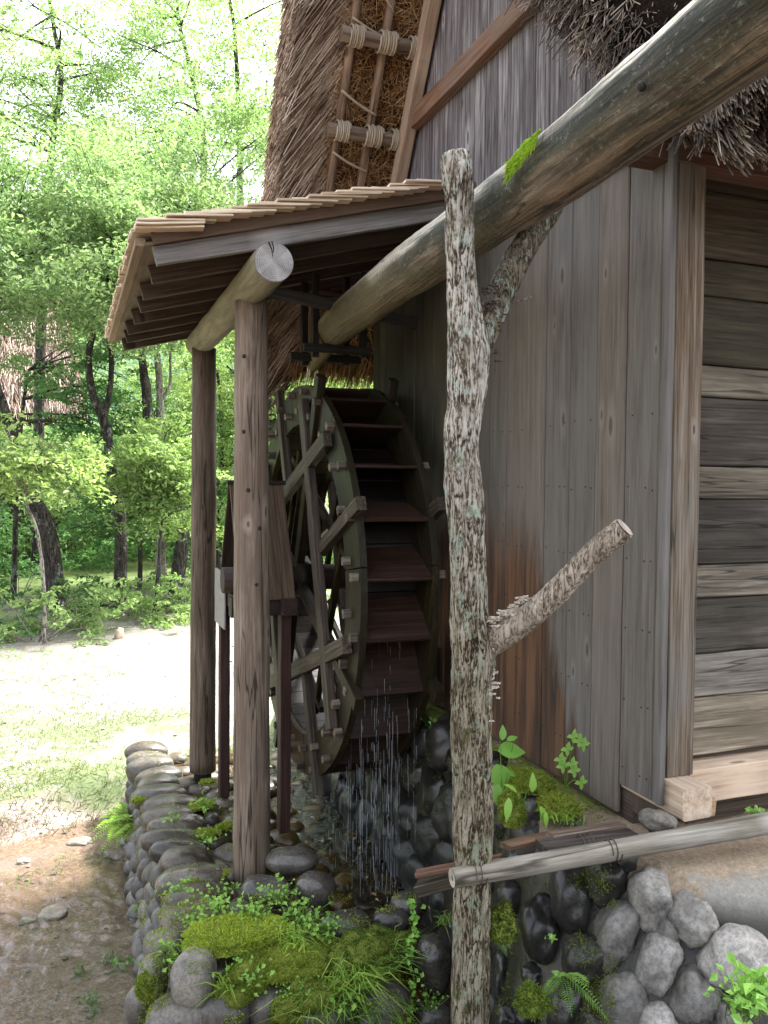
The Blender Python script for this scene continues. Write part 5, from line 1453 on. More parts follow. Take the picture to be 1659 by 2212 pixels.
tuft(onS(480, 2130, 3.9), 22, 0.15, 0.02, 'thin grass blades in front of the pale boulder', lean=(-0.3, -0.3, -0.3), tint=(1.4, 1.4, 1.0))
tuft(onS(965, 1995, 4.2), 40, 0.10, 0.02, 'small grass tuft by the trunk above the brown pool', lean=(-0.3, -0.2, 0))
tuft(onS(1215, 1770, 3.5), 60, 0.07, 0.04, 'sparse fine grass below the grey plank wall', tint=(1.2, 1.2, 0.8))['kind'] = 'stuff'
for k, (u, v) in enumerate(((172, 2105), (235, 2080), (200, 2190))):
    tuft(hit(u, v)[0], 40, 0.10, 0.02, 'water grass tuft in the stream, %s of three' % ('left', 'right', 'lowest')[k], tint=(0.7, 0.8, 0.7))
tuft(onS(1600, 2190, 2.55), 70, 0.12, 0.03, 'dry straw stalks at the lower right corner', 'drygrass', lean=(0, -0.2, 0.2), cat='grass')

# small leafy herbs built leaf by leaf
def herb(c, n, r, leaf, label, height=0.08, mat='herb', tint=None, cat='plant', asp=0.7, name='small_herb', up=0.9):
    P = np.array(c) + rng.normal(0, 1, (n, 3)) * np.array([r, r, height * 0.35]) + np.array([0, 0, height * 0.5])
    Nn = rng.normal(0, 0.45, (n, 3)) + np.array([-0.15, -0.35, up])
    V, F = leaves(P, Nn, leaf * rng.uniform(0.6, 1.2, n), asp)
    root = thing(name, tuple(c), label, cat)
    obj('foliage', fast_mesh('foliage', V, F), M[mat], root, tint=tint or (1, 1, 1))
    base = np.repeat(np.array([c]), n, 0) + rng.normal(0, r * 0.4, (n, 3)) * np.array([1, 1, 0])
    V, F = spikes(base, P, 0.0012, 0.0008)
    obj('stems', fast_mesh('stems', V, F), M[mat], root, tint=(0.8, 0.8, 0.6))
    return root
hp = [(470, 1962, 4.3, 46, 'pale herbs on the bright moss, left clump'), (545, 1975, 4.28, 55, 'pale herbs on the bright moss, middle clump'), (600, 1940, 4.35, 40, 'herbs rising behind the bright moss'), (655, 1985, 4.22, 55, 'leafy herbs right of the bright moss'), (700, 2010, 4.18, 45, 'herbs between moss and long grass'),
      (420, 1990, 4.3, 30, 'herbs at the left end of the moss'), (385, 1925, 4.55, 22, 'long leaved herb on the platform edge'), (525, 2090, 4.0, 36, 'round leaved creeper below the bright moss'), (540, 2135, 3.94, 26, 'creeper hanging under the moss'), (362, 2075, 4.0, 12, 'clover at the left of the pale boulder'),
      (440, 1745, 5.6, 26, 'small weeds between cobbles by the far post'), (445, 1820, 5.2, 18, 'small weeds between cobbles near the near post'), (375, 1775, 5.6, 12, 'weeds on the platform edge stones'), (480, 1930, 4.7, 16, 'weeds before the near post'), (640, 2150, 3.92, 30, 'tiny round leaves at the bottom of the platform'), (750, 2170, 3.9, 26, 'pale broad leaves under the long grass')]
for u, v, s, n, lab in hp:
    herb(onS(u, v, s), int(n * 1.5), 0.052, 0.028 if 'tiny' not in lab else 0.018, lab, 0.07, tint=(1.6, 1.5, 1.4) if 'pale' in lab else (1.4, 1.35, 1.3))
# vine running down the dark stones
root = thing('creeping_vine', tuple(onS(885, 2100, 4.0)), 'vine of small round leaves running down the dark stones', 'vine')
ln = spline([onS(882, 1905 + 40, 4.2), onS(895, 2000, 4.12), onS(880, 2070, 4.05), (onS(895, 2120, 4.0)), onS(868, 2212, 3.95)], 40)
mv = MB(); mv.tube(ln, 0.002, 5); mv.build('stem', M['herb'], root, tint=(0.6, 0.6, 0.4))
P = ln[rng.integers(0, 40, 70)] + rng.normal(0, 0.014, (70, 3)) + np.array([0, -0.02, 0])
V, F = leaves(P, rng.normal(0, 0.4, (70, 3)) + np.array([-0.2, -0.8, 0.6]), rng.uniform(0.018, 0.034, 70), 0.8)
obj('foliage', fast_mesh('foliage', V, F), M['herb'], root, tint=(1.3, 1.4, 1.2))
# ferns
def fern(c, fronds, label, tint=(1, 1, 1)):
    root = thing('fern', tuple(c), label, 'fern')
    for (dx, dy, dz, L) in fronds:
        d = np.array([dx, dy, dz], float); d /= np.linalg.norm(d)
        n = 20
        t = np.linspace(0, 1, n)
        P = np.array(c) + d * L * t[:, None] + np.array([0, 0, -0.45]) * L * (t ** 2)[:, None]
        side = np.cross(d, [0, 0, 1.0]); side /= np.linalg.norm(side)
        up = np.cross(side, d)
        Pc, Dr, S = [], [], []
        for i in range(2, n):
            w = L * 0.26 * math.sin(math.pi * min(1, (1 - t[i]) * 0.85 + 0.06)) * (1 if t[i] > 0.12 else 0.6)
            for sg in (-1, 1):
                dr = side * sg + d * 0.35
                dr /= np.linalg.norm(dr)
                Pc.append(P[i] + dr * w * 0.5 - np.array([0, 0, 0.06 * w])); Dr.append(dr); S.append(w)
        V, F = leaves(np.array(Pc), np.tile(up, (len(Pc), 1)) + rng.normal(0, 0.12, (len(Pc), 3)), np.array(S), 0.13, np.array(Dr))
        m = MB(); m.add(V, F); m.tube(P, np.linspace(0.0018, 0.0006, n), 4)
        m.build('frond', M['fern'], root, tint=tint)
    return root
fern(onX(292, 1775, 0.50), [(-1, -0.3, 0.55, 0.38), (-0.8, -0.9, 0.5, 0.36), (-1, 0.4, 0.7, 0.36), (-0.5, 0.2, 1.0, 0.34), (-1, -0.1, 0.15, 0.36), (-0.6, -1, 0.2, 0.30), (-0.3, -0.6, 0.9, 0.30), (-0.9, -0.5, -0.05, 0.32), (-0.8, 0.1, 0.9, 0.34), (-0.7, -0.5, 0.8, 0.34)], 'bright pale fern growing from the left face of the platform', (1.7, 1.6, 1.5))
fern(onX(318, 1952, 0.50), [(-0.8, -0.5, 0.4, 0.14), (-0.7, -0.9, 0.2, 0.12)], 'small pale fern lower on the platform face', (1.4, 1.35, 1.1))
fern(onS(1215, 2105, 2.95), [(-0.5, -0.5, 0.75, 0.12), (0.45, -0.4, -0.2, 0.17), (-0.7, -0.3, 0.1, 0.11), (0.25, -0.7, 0.45, 0.13), (-0.2, -0.8, -0.3, 0.11)], 'green fern between the dark revetment boulders', (0.9, 1.0, 0.9))
fern(onS(1075, 2035, 3.15), [(0.3, -0.7, 0.4, 0.07), (0.1, -0.8, 0.0, 0.06)], 'tiny fern right behind the forked trunk')
for k, (u, v, s) in enumerate(((262, 1820, 6.0), (255, 1865, 5.6), (268, 2003, 4.9), (250, 1940, 5.2))):
    herb(onX(u, v, 0.44), 46, 0.05, 0.035, 'weed on the left platform face, %s' % ('below the bright fern', 'lower clump', 'by the foot at the stream', 'at mid height')[k], 0.1, tint=(1.1, 1.2, 1.0))
herb(hit(265, 2090)[0], 20, 0.035, 0.05, 'leafy seedling at the stream edge', 0.05)
herb(hit(200, 2170)[0], 26, 0.03, 0.03, 'low weed in the wet sand of the stream', 0.06)
# broad leaved plant and sprig by the wall
def big_leaf(root, c, n, d, L, asp, tint=(1, 1, 1), mat='herb'):
    d = np.array(d, float); d /= np.linalg.norm(d); n = np.array(n, float); n -= d * (n @ d); n /= np.linalg.norm(n); b = np.cross(n, d)
    V, F = [], []
    m = 9
    for i in range(m):
        t = i / (m - 1); w = asp * L * math.sin(math.pi * (t ** 0.8)) * 0.5 * (1 if t < 0.97 else 0)
        p = np.array(c) + d * L * t - n * 0.25 * L * t * t
        for s in (-1, 0, 1): V.append(p + b * w * s + n * (0.10 * w if s else -0.06 * L * 0.2))
    for i in range(m - 1):
        for s in (0, 1): F.append([i * 3 + s, i * 3 + s + 1, (i + 1) * 3 + s + 1, (i + 1) * 3 + s])
    obj('leaf', fast_mesh('leaf', np.array(V), [np.array(F)], True), M[mat], root, tint=tint)
def stemmed(name, label, base, tips, leafspec, cat='plant', tint=(1, 1, 1)):
    root = thing(name, tuple(base), label, cat)
    m = MB()
    for tp in tips: m.tube(spline([base, (np.array(base) * 0.5 + np.array(tp) * 0.5) + np.array([0.0, 0, 0.02]), tp], 8), np.linspace(0.003, 0.0015, 8), 5)
    m.build('stem', M['herb'], root, tint=(0.7, 0.75, 0.5))
    for c, n, d, L, a in leafspec: big_leaf(root, c, n, d, L, a, tint)
    return root
S0 = 3.75
b0 = onS(1085, 1740, S0)
stemmed('broad_leaf_plant', 'plant with broad round leaves right of the forked trunk', b0, [onS(1080, 1600, S0), onS(1110, 1600, S0)],
        [(onS(1075, 1622, S0), (0, -0.5, 0.8), (0.9, -0.3, 0.1), 0.13, 0.75), (onS(1072, 1650, S0), (-0.3, -0.6, 0.5), (0.2, -0.3, -0.9), 0.12, 0.8), (onS(1085, 1600, S0), (0, -0.6, 0.7), (0.1, 0, 0.9), 0.07, 0.5), (onS(1070, 1690, S0), (-0.4, -0.6, 0.6), (-0.1, -0.4, -0.8), 0.10, 0.6), (onS(1095, 1600, S0), (0, -0.5, 0.8), (0.8, 0, 0.3), 0.06, 0.5), (onS(1090, 1665, S0), (0, -0.6, 0.6), (0.8, -0.3, -0.3), 0.06, 0.5), (onS(1085, 1700, S0), (0, -0.6, 0.6), (0.7, -0.3, -0.5), 0.06, 0.5)], tint=(1, 1.1, 1))
b1 = onS(1130, 1735, 3.6)
stemmed('plantain', 'long leaved plantain beside the mossy wet boulder', b1, [onS(1150, 1700, 3.55), onS(1095, 1730, 3.5)],
        [(onS(1150, 1712, 3.55), (0, -0.6, 0.6), (0.05, -0.1, 1), 0.085, 0.42), (onS(1118, 1712, 3.55), (0, -0.5, 0.8), (-0.5, -0.2, 0.5), 0.09, 0.3), (onS(1100, 1722, 3.5), (-0.2, -0.7, 0.4), (-0.3, -0.4, -0.8), 0.10, 0.35), (onS(1165, 1740, 3.5), (0.1, -0.6, 0.6), (0.3, -0.3, -0.7), 0.10, 0.35), (onS(1178, 1752, 3.45), (0.1, -0.6, 0.6), (0.0, -0.3, -0.8), 0.07, 0.35)], tint=(1.2, 1.2, 1))
b2 = onS(1222, 1700, 3.7)
lf = []
for u, v in ((1238, 1590), (1260, 1608), (1225, 1618), (1210, 1640), (1235, 1650), (1255, 1690), (1240, 1665), (1215, 1655), (1250, 1600)):
    for dx, dz in ((-0.8, 0.1), (0.8, 0.2), (0, -0.6), (0.2, 0.8)):
        lf.append((onS(u, v, 3.62), (0, -0.7, 0.6), (dx, -0.2, dz), 0.034, 0.6))
stemmed('leafy_sprig', 'thin sprig with three-part leaves before the grey plank wall', b2, [onS(1240, 1595, 3.62), onS(1212, 1640, 3.62), onS(1255, 1690, 3.62)], lf)
herb(onS(1610, 2180, 2.5), 60, 0.05, 0.04, 'leafy weed at the lower right corner', 0.08, tint=(1.3, 1.35, 1.2))
herb(onS(1635, 2140, 2.55), 30, 0.03, 0.05, 'toothed leaves rising over the big pale boulder', 0.06, tint=(1.4, 1.45, 1.2))
herb(onS(1628, 1757, 3.4), 8, 0.015, 0.05, 'small green leaf under the right sill', 0.02)
herb(onS(1192, 2030, 3.0), 8, 0.012, 0.025, 'tiny seedling on the dark boulder', 0.02)
herb(onS(960, 1595, 5.2), 60, 0.06, 0.03, 'wet fern moss on the pit face behind the falling drops', 0.12, tint=(0.8, 1.0, 0.8))
herb(onS(925, 2180, 4.0), 40, 0.04, 0.02, 'small creeping weed left of the forked trunk base', 0.08, tint=(1.1, 1.2, 1))

# pebbles, litter, grass over the clearing
def gscatter(n, x0, x1, y0, y1, fn=None):
    x, y = rng.uniform(x0, x1, n), rng.uniform(y0, y1, n)
    if fn is not None: ok = fn(x, y); x, y = x[ok], y[ok]
    return np.stack([x, y, gz(x, y)], -1)
def nmask(x, y, sc_, th, seed): return fbm(np.stack([x * sc_, y * sc_, x * 0], -1), 3, seed) > th
P = gscatter(30000, -6, 3.0, 7.6, 12.5, lambda x, y: nmask(x, y, 0.8, 0.28, 5) | (rng.uniform(0, 1, len(x)) < 0.05) | (y < 8.6) & (rng.uniform(0, 1, len(x)) < 0.5))
V, F = blades(P, rng.normal(0, 0.6, P.shape) + np.array([0, 0, 0.8]), rng.uniform(0.03, 0.09, len(P)), 0.006, 0.5)
stuff('near_grass', V, F, M['drygrass'], 'pale sparse grass over the bright clearing near the stream', 'grass')
P = gscatter(26000, -11, 6.0, 12.5, 22, lambda x, y: nmask(x, y, 0.6, 0.42, 6) | ((y > 17.5) & nmask(x, y, 0.5, -0.35 + 0 * x, 7)))
V, F = blades(P, rng.normal(0, 0.6, P.shape) + np.array([0, 0, 0.8]), rng.uniform(0.04, 0.13, len(P)), 0.011, 0.5)
stuff('far_grass', V, F, M['grass'], 'green grass at the foot of the wood', 'grass', (1.3, 1.35, 1.2))
P = gscatter(3200, -5, 2.5, 7.5, 8.4)
V, F = blades(P, rng.normal(0, 0.7, P.shape) + np.array([0, -0.4, 0.6]), rng.uniform(0.05, 0.14, len(P)), 0.006, 0.6)
stuff('bank_grass', V, F, M['drygrass'], 'yellowing grass along the bank of the stream', 'grass', (0.9, 0.85, 0.6))
P = gscatter(2600, -3.5, 0.35, 5.6, 7.2, lambda x, y: np.abs(y - (6.95 + 0.42 * x)) < 0.12 + 0.05 * rng.normal(size=len(x)))
V, F = blades(P + np.array([0, 0, 0.01]), rng.normal(0, 0.6, P.shape) + np.array([0.3, -0.2, 0.4]), rng.uniform(0.03, 0.08, len(P)), 0.006, 0.5)
stuff('water_weed', V, F, M['grass'], 'strip of green weed along the stream edge', 'weed', (0.8, 0.85, 0.6))
# pebbles
pm = MB()
sv, sf = ico(1)
P = np.vstack([gscatter(260, -8, 3, 8.2, 18), gscatter(160, -2.5, 0.5, 3.4, 7.6)])
for p in P:
    r = random.uniform(0.008, 0.03)
    pm.add(sv * np.array([r, r * random.uniform(0.6, 1), r * 0.6]) + p + np.array([0, 0, r * 0.2]), [sf])
stuff('pebbles', np.concatenate(pm.V), [np.concatenate(v) for v in pm.F.values()], M['stone'], 'loose pebbles on the clearing and in the stream', 'pebbles', (0.8, 0.75, 0.7))
bed = [(115, 1978, 78, 36), (50, 1862, 40, 20), (175, 1820, 60, 26), (60, 1990, 40, 20), (250, 1850, 60, 30)]
for k, (u, v, w, h) in enumerate(bed):
    o = px_stone(u, v, w, h, None, 0, tn(1.0 if k == 0 else 0.7, 0.5, 0.12), lift=-0.005)
    o.name = 'stream_stone'
    tag(o, ('flat pale stone showing through the stream water', 'small dark stone at the left of the stream', 'sunken stone at the head of the ripples', 'small stone at the left picture edge', 'stone under the platform fern')[k], 'stone', 'stones lying in the stream')
m = MB(); c = hit(258, 1378)[0]
m.tube([c - [0, 0, 0.03], c + [0.0, 0, 0.09], c + [0.03, 0, 0.17]], [0.10, 0.075, 0.05], 9, wob=0.25)
tag(m.build('tree_stump', M['stump'], None, True), 'small broken stump standing in the white clearing', 'stump')
P = np.vstack([onZ(random.uniform(600, 950), random.uniform(1760, 1960), PT - 0.08) for _ in range(60)])
V, F = leaves(P, rng.normal(0, 0.2, P.shape) + np.array([0, 0, 1]), rng.uniform(0.02, 0.05, len(P)), 0.6)
stuff('fallen_leaves', V, F, M['litter'], 'fallen leaves lying in the wet wheel pit', 'leaves')

# ------------------------------------------------------------------ the wood behind
def crown_leaves(blobs, dens, size, up=0.8, split=2):
    Ps, Ns, Ss = [], [], []
    for c0, r0 in blobs:
        for _ in range(split):
            # every limb end carries a few separate flat sprays
            c = np.array(c0) + rng.normal(0, 0.55, 3) * r0 * np.array([1.1, 1.1, 0.6])
            r = r0 * random.uniform(0.38, 0.72)
            n = int(dens * 1.35 * r * r * random.uniform(0.6, 1.4))
            q = rng.normal(0, 1, (n, 3)); q /= np.linalg.norm(q, axis=1)[:, None]
            q *= (rng.uniform(0, 1, n) ** 0.55)[:, None]
            tilt = rng.normal(0, 0.25, 2)
            P = q * r * np.array([1.3, 1.3, 0.42])
            P[:, 2] += P[:, 0] * tilt[0] + P[:, 1] * tilt[1] - 0.18 * (q[:, 0] ** 2 + q[:, 1] ** 2) * r
            P = c + P
            Ps.append(P); Ns.append(rng.normal(0, 0.5, P.shape) + np.array([tilt[0] * -1, tilt[1] * -1, up])); Ss.append(rng.uniform(0.55, 1.3, len(P)) * size)
    return leaves(np.concatenate(Ps), np.concatenate(Ns), np.concatenate(Ss), 0.46)
def blob_field(u0, u1, v0, v1, Y0, Y1, n, r0, r1):
    return [(onY(random.uniform(u0, u1), random.uniform(v0, v1), random.uniform(Y0, Y1)), random.uniform(r0, r1)) for _ in range(n)]
def tree(name, label, trunks, blobs, mat, bark, dens=330, size=0.13, tint=None, limbs=14, group='trees of the wood behind the clearing', br=0.03):
    base = np.array(trunks[0][0][0]); 
    root = thing(name, tuple(base), label, 'tree', group)
    m = MB(); nodes = []
    for pts, r0, r1 in trunks:
        P = spline(pts, 26); P[1:-1] += 0.04 * fbm(P[1:-1] * 1.3, 2, 3)[:, None]
        m.tube(P, np.linspace(r0, r1, 26) * 0.82, 10, wob=0.18, seed=2)
        nodes += [(P[i], np.linspace(r0, r1, 26)[i]) for i in range(9, 26)]
    m.build('trunk', M[bark], root, True)
    b = MB()
    order = sorted(blobs, key=lambda q: random.random())[:limbs]
    for c, r in order:
        c = np.array(c)
        dists = [np.linalg.norm(c - p) + (3.0 if p[2] > c[2] + 0.5 else 0) for p, _ in nodes]
        p, rr = nodes[int(np.argmin(dists))]
        mid = (p + c) / 2 + np.array([random.uniform(-.2, .2), random.uniform(-.2, .2), random.uniform(0.0, 0.35)])
        L = spline([p, mid, c + rng.normal(0, 0.2, 3)], 10)
        b.tube(L, np.linspace(min(rr * 0.55, br * 1.4), br * 0.3, 10), 6, wob=0.2)
        for _ in range(3):
            i = random.randrange(4, 9); e = c + rng.normal(0, r * 0.6, 3)
            b.tube(spline([L[i], (L[i] + e) / 2 + [0, 0, 0.1], e], 6), np.linspace(br * 0.4, br * 0.14, 6), 5)
    if b.n: b.build('branches', M[bark], root, True)
    V, F = crown_leaves(blobs, dens, size, 0.8, 4)
    obj('crown', fast_mesh('crown', V, F), M[mat], root, tint=tint or (1, 1, 1))
    return root
random.seed(101)
def G(u, v, Y): p = onY(u, v, Y); return p
def foot(u, v, Y): p = onY(u, v, Y); p[2] = float(gz(p[0], p[1])) - 0.1; return p
# leaning trunk at the far left
t1 = [foot(130, 1240, 17.5), G(105, 1160, 17.5), G(62, 1050, 17.4), G(25, 930, 17.3), G(-10, 820, 17.2), G(-30, 640, 17), G(-20, 430, 17)]
tree('broadleaf_tree', 'leaning tree at the far left whose crown spreads over the clearing', [(t1, 0.24, 0.06)], blob_field(-140, 230, 330, 740, 14.5, 18, 44, 0.7, 1.1), 'leafA', 'treebark', 430, 0.105, (1.45, 1.45, 1.45))
# sinuous dark trunk that forks
t2 = [foot(260, 1225, 18), G(262, 1130, 18), G(243, 1010, 18), G(226, 920, 18), G(196, 850, 18), G(192, 770, 18), G(205, 690, 18), G(180, 560, 18)]
t2b = [G(222, 905, 18), G(238, 830, 18), G(240, 760, 17.8), G(232, 640, 17.8), G(242, 480, 17.6), G(243, 370, 17.5)]
tree('broadleaf_tree', 'dark sinuous tree forking at mid height behind the clearing', [(t2, 0.17, 0.05), (t2b, 0.08, 0.03)], blob_field(60, 400, 320, 700, 15, 19.5, 46, 0.65, 1.1), 'leafA', 'treebark', 430, 0.10, (1.4, 1.4, 1.4))
t3 = [foot(346, 1235, 19), G(350, 1130, 19), G(345, 960, 19), G(343, 850, 19), G(338, 740, 19), G(330, 600, 19)]
t3b = [G(344, 870, 19), G(365, 830, 18.9), G(368, 770, 18.8), G(380, 700, 18.8)]
tree('broadleaf_tree', 'pale straight trunk with a broken side limb left of the far post', [(t3, 0.16, 0.06), (t3b, 0.05, 0.025)], blob_field(230, 520, 420, 760, 17, 21, 34, 0.6, 1.0), 'leafB', 'palebark', 400, 0.12, (1.1, 1.1, 1.0))
t4 = [foot(372, 1250, 18.5), G(395, 1170, 18.5), G(385, 1080, 18.5), G(345, 980, 18.6), G(322, 930, 18.6), G(312, 840, 18.6), G(303, 760, 18.6), G(296, 640, 18.6)]
tree('broadleaf_tree', 'crooked furrowed tree just left of the far log post', [(t4, 0.20, 0.09)], blob_field(300, 640, 250, 520, 18, 22, 38, 0.7, 1.1), 'leafA', 'treebark', 350, 0.115, (1.5, 1.5, 1.5))
t5 = [foot(520, 1240, 24), G(522, 900, 24), G(520, 500, 24), G(518, 330, 24), G(514, 200, 24), G(505, 60, 24), G(480, -80, 24)]
t5b = [G(521, 300, 24), G(495, 240, 24), G(470, 215, 24)]; t5c = [G(520, 295, 24), G(560, 250, 23.8), G(575, 180, 23.8)]
tree('broadleaf_tree', 'tall thin tree with a V fork against the white sky beside the thatch', [(t5, 0.17, 0.045), (t5b, 0.05, 0.02), (t5c, 0.05, 0.02)], blob_field(400, 700, -60, 330, 22, 27, 46, 0.6, 1.0), 'leafB', 'treebark', 260, 0.115, (1.6, 1.6, 1.7), 20)
t6 = [foot(430, 1230, 26), G(435, 700, 26), G(440, 350, 26), G(420, 190, 26), G(390, 60, 26), G(375, -60, 26)]
tree('broadleaf_tree', 'slender tall tree left of the V-forked one', [(t6, 0.18, 0.04)], blob_field(250, 480, -80, 300, 24, 28, 40, 0.6, 1.1), 'leafB', 'treebark', 260, 0.12, (1.6, 1.6, 1.7), 20)
t7 = [foot(80, 1230, 25), G(90, 700, 25), G(110, 350, 25), G(130, 150, 25), G(100, -50, 25)]
tree('broadleaf_tree', 'tall airy tree at the upper left letting the sky through', [(t7, 0.2, 0.05)], blob_field(-120, 260, -80, 360, 23, 28, 56, 0.7, 1.2), 'leafB', 'treebark', 260, 0.12, (1.6, 1.6, 1.7), 22)
# trees seen between the posts and behind the wheel
t8 = [foot(620, 1240, 20), G(600, 1050, 20), G(585, 880, 20), G(560, 760, 20), G(540, 640, 20)]
t8b = [G(590, 930, 20), G(540, 840, 19.8), G(490, 790, 19.6)]
tree('broadleaf_tree', 'tree seen between the two log posts and the wheel', [(t8, 0.16, 0.06), (t8b, 0.06, 0.03)], blob_field(470, 860, 700, 1020, 19, 24, 46, 0.7, 1.1), 'leafB', 'treebark', 380, 0.12, (1.3, 1.3, 1.1), 18)
t9 = [foot(470, 1260, 21), G(475, 1100, 21), G(480, 950, 21), G(470, 800, 21)]
tree('broadleaf_tree', 'young tree behind the far log post', [(t9, 0.10, 0.04)], blob_field(400, 600, 820, 1160, 19.5, 23, 30, 0.6, 0.95), 'leafB', 'treebark', 380, 0.12, (1.15, 1.2, 1.0))
# understorey: dense leafy layers below the crowns
t10 = [foot(30, 1240, 20.5), G(40, 1000, 20.5), G(60, 800, 20.5)]
tree('broadleaf_tree', 'dark leafy understorey tree before the distant thatched house', [(t10, 0.09, 0.04)], blob_field(90, 270, 760, 960, 18.5, 20.5, 16, 0.45, 0.75), 'leafC', 'treebark', 380, 0.12, (1.9, 1.9, 1.7))
t11 = [foot(300, 1240, 21), G(300, 1050, 21), G(290, 900, 21)]
tree('broadleaf_tree', 'dark green understorey tree among the middle trunks', [(t11, 0.08, 0.03)], blob_field(170, 430, 900, 1180, 19.5, 22, 44, 0.55, 0.9), 'leafC', 'treebark', 380, 0.12, (1.9, 1.8, 1.6))
t12 = [foot(330, 1255, 16.8), G(350, 1150, 16.8), G(355, 1050, 16.8)]
tree('broadleaf_tree', 'young bright leaved tree with layered sprays left of the far post', [(t12, 0.05, 0.02)], blob_field(270, 430, 900, 1130, 16, 17.5, 26, 0.4, 0.65), 'leafB', 'treebark', 480, 0.13, (1.15, 1.2, 1.0), br=0.018)
t13 = [foot(95, 1290, 15), G(90, 1200, 15), G(60, 1080, 15), G(60, 1000, 15)]
tree('broadleaf_tree', 'small tree with flat bright sprays at the left picture edge', [(t13, 0.045, 0.02)], blob_field(-60, 175, 970, 1050, 14, 15.6, 20, 0.40, 0.6), 'leafB', 'palebark', 520, 0.115, (1.35, 1.35, 1.1), br=0.018)
# shrubs at the edge of the wood
def shrub(u, v, Y, n, r, label, mat='leafB', tint=None, size=0.10):
    c = foot(u, v, Y)
    root = thing('shrub', tuple(c), label, 'shrub', 'shrubs along the edge of the wood')
    bl = [(c + np.array([random.gauss(0, r * 1.2), random.gauss(0, r), abs(random.gauss(0.15, r * 0.75)) + 0.06]), random.uniform(0.14, 0.38)) for _ in range(n)]
    V, F = crown_leaves(bl, 1100, size, 0.6, 2)
    obj('foliage', fast_mesh('foliage', V, F), M[mat], root, tint=tint or (1, 1, 1))
    m = MB()
    for q, rr in bl[:10]: m.tube(spline([c, (c + q) / 2 + [0, 0, 0.1], q], 6), np.linspace(0.014, 0.005, 6), 5)
    m.build('stems', M['palebark'], root, True)
shrub(80, 1285, 15.2, 20, 0.55, 'leafy shrub with bare reddish stems at the left', tint=(1.1, 1.15, 1.0))
shrub(175, 1262, 16.0, 16, 0.5, 'shrub with compound leaves right of the leaning trunk foot', tint=(1.2, 1.25, 1.1))
shrub(-20, 1270, 16.5, 16, 0.6, 'shrub cut by the left picture edge', 'leafC', (1.3, 1.4, 1.1))
shrub(230, 1255, 18.0, 16, 0.5, 'dim shrub at the foot of the sinuous tree', 'leafC', (1.4, 1.5, 1.1))
shrub(320, 1275, 16.5, 14, 0.4, 'pale shrub between the two right trunks', tint=(1.25, 1.3, 1.1))
shrub(405, 1275, 17.0, 16, 0.45, 'shrub touching the far log post', tint=(1.1, 1.2, 1.0))
shrub(290, 1265, 17.5, 14, 0.4, 'low shrub left of the pale trunk', tint=(1.0, 1.15, 0.9))
shrub(130, 1240, 19.0, 18, 0.7, 'dark shrub behind the leaning trunk', 'leafC', (1.3, 1.4, 1.1))
shrub(40, 1235, 19.5, 12, 0.5, 'dark shrub before the house wall', 'leafC', (1.3, 1.4, 1.1))
shrub(500, 1270, 18.0, 20, 0.7, 'shrub seen behind the bearing stand', tint=(1.2, 1.3, 1.1))
shrub(610, 1270, 17.0, 20, 0.8, 'shrub seen through the wheel spokes', tint=(1.2, 1.3, 1.1))
# far mass of the wood
bl = blob_field(-250, 560, 930, 1200, 26, 33, 120, 1.0, 1.7) + blob_field(380, 1000, 700, 1200, 27, 34, 80, 1.0, 1.7) + blob_field(-200, 900, 560, 1000, 36, 44, 110, 1.2, 2.2)
V, F = crown_leaves(bl, 150, 0.20, 0.8, 3)
stuff('far_wood', V, F, M['leafB'], 'hazy mass of foliage deep in the wood', 'wood', (1.15, 1.2, 1.1))
bl = blob_field(-250, 900, 1120, 1250, 22, 27, 60, 0.5, 1.2)
V, F = crown_leaves(bl, 260, 0.14, 0.8, 3)
stuff('undergrowth', V, F, M['leafC'], 'dark undergrowth under the trees', 'undergrowth', (1.8, 1.8, 1.5))

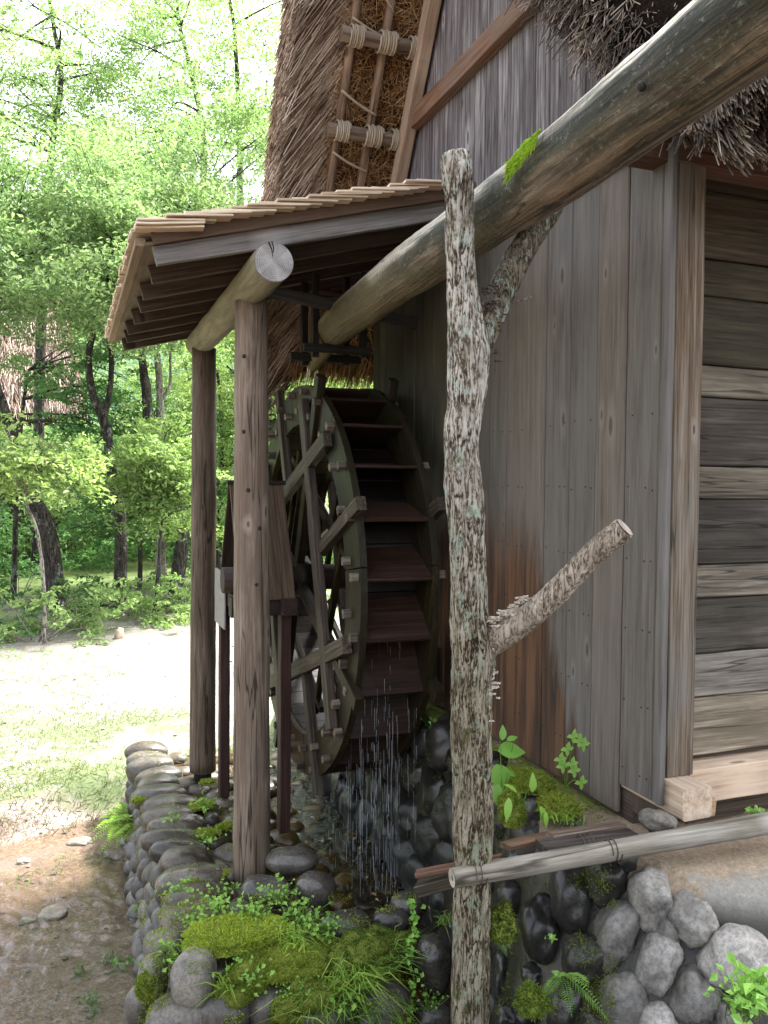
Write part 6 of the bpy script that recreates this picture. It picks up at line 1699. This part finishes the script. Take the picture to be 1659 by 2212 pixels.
# ------------------------------------------------------------------ distant thatched house among the trees
hs = thing('distant_house', tuple(foot(40, 1240, 29)), 'distant thatched house with grey clapboard wall half hidden by trees', 'house')
a = foot(-160, 1230, 29); b = foot(165, 1230, 29)
zb, zt = a[2], onY(100, 1090, 29)[2] + 0.6
n = 13
for k in range(n):
    z0 = zb + (zt - zb) * k / n; h = (zt - zb) / n
    beam('clapboard', (a[0], 29 + random.uniform(-.01, .01), z0 + h / 2), (b[0], 29, z0 + h / 2), 0.05, h * 0.96, M['board'], hs, up=(0, -0.12, 1), tint=grey(0.75, 1.1), seg=6)
for uu in (-60, 25, 125):
    q = onY(uu, 1200, 28.9); beam('wall_post', (q[0], 28.9, zb), (q[0], 28.9, zt), 0.12, 0.14, M['board'], hs, up=(0, 1, 0), tint=(0.6, 0.5, 0.45))
beam('dark_opening', (onY(60, 900, 29.6)[0], 29.6, zt + 0.2), (onY(150, 900, 29.6)[0], 29.6, zt + 0.2), 0.1, 1.2, M['dkbar'], hs)
# steep thatch, gable towards the right
eL, eR, rgx = onY(-260, 900, 29)[0], onY(195, 920, 29)[0], onY(60, 900, 29)[0]
zr = onY(90, 740, 29)[2] + 0.5; ze = onY(190, 915, 29)[2] - 0.2
V = np.array([[eL, 27.9, ze], [eR, 27.9, ze], [rgx + 1.0, 32.5, zr + 2.2], [eL, 32.5, zr + 2.2], [eL, 27.9, ze + 0.45], [eR - 0.1, 27.9, ze + 0.5], [rgx + 0.7, 32.3, zr + 2.7], [eL, 32.3, zr + 2.7]])
me = fast_mesh('thatched_roof', V, [np.array([[0, 1, 2, 3], [4, 7, 6, 5], [0, 4, 5, 1], [1, 5, 6, 2], [0, 3, 7, 4]])])
rf = obj('thatched_roof', me, M['thatchbase'], hs)
N = 9000
s_, t_ = rng.uniform(0, 1, N), rng.uniform(0, 1, N)
B0 = V[4] + (V[5] - V[4]) * s_[:, None]; B1 = V[7] + (V[6] - V[7]) * s_[:, None]
P0 = B0 + (B1 - B0) * t_[:, None]; dn = (B0 - B1); dn /= np.linalg.norm(dn, axis=1)[:, None]
V2, F2 = spikes(P0 + np.array([0, -0.03, 0.03]), P0 + dn * rng.uniform(0.2, 0.5, N)[:, None] + rng.normal(0, 0.05, (N, 3)), 0.012, 0.008)
o = obj('roof_straw', fast_mesh('roof_straw', V2, F2), M['palethatch'], rf); o['kind'] = 'stuff'
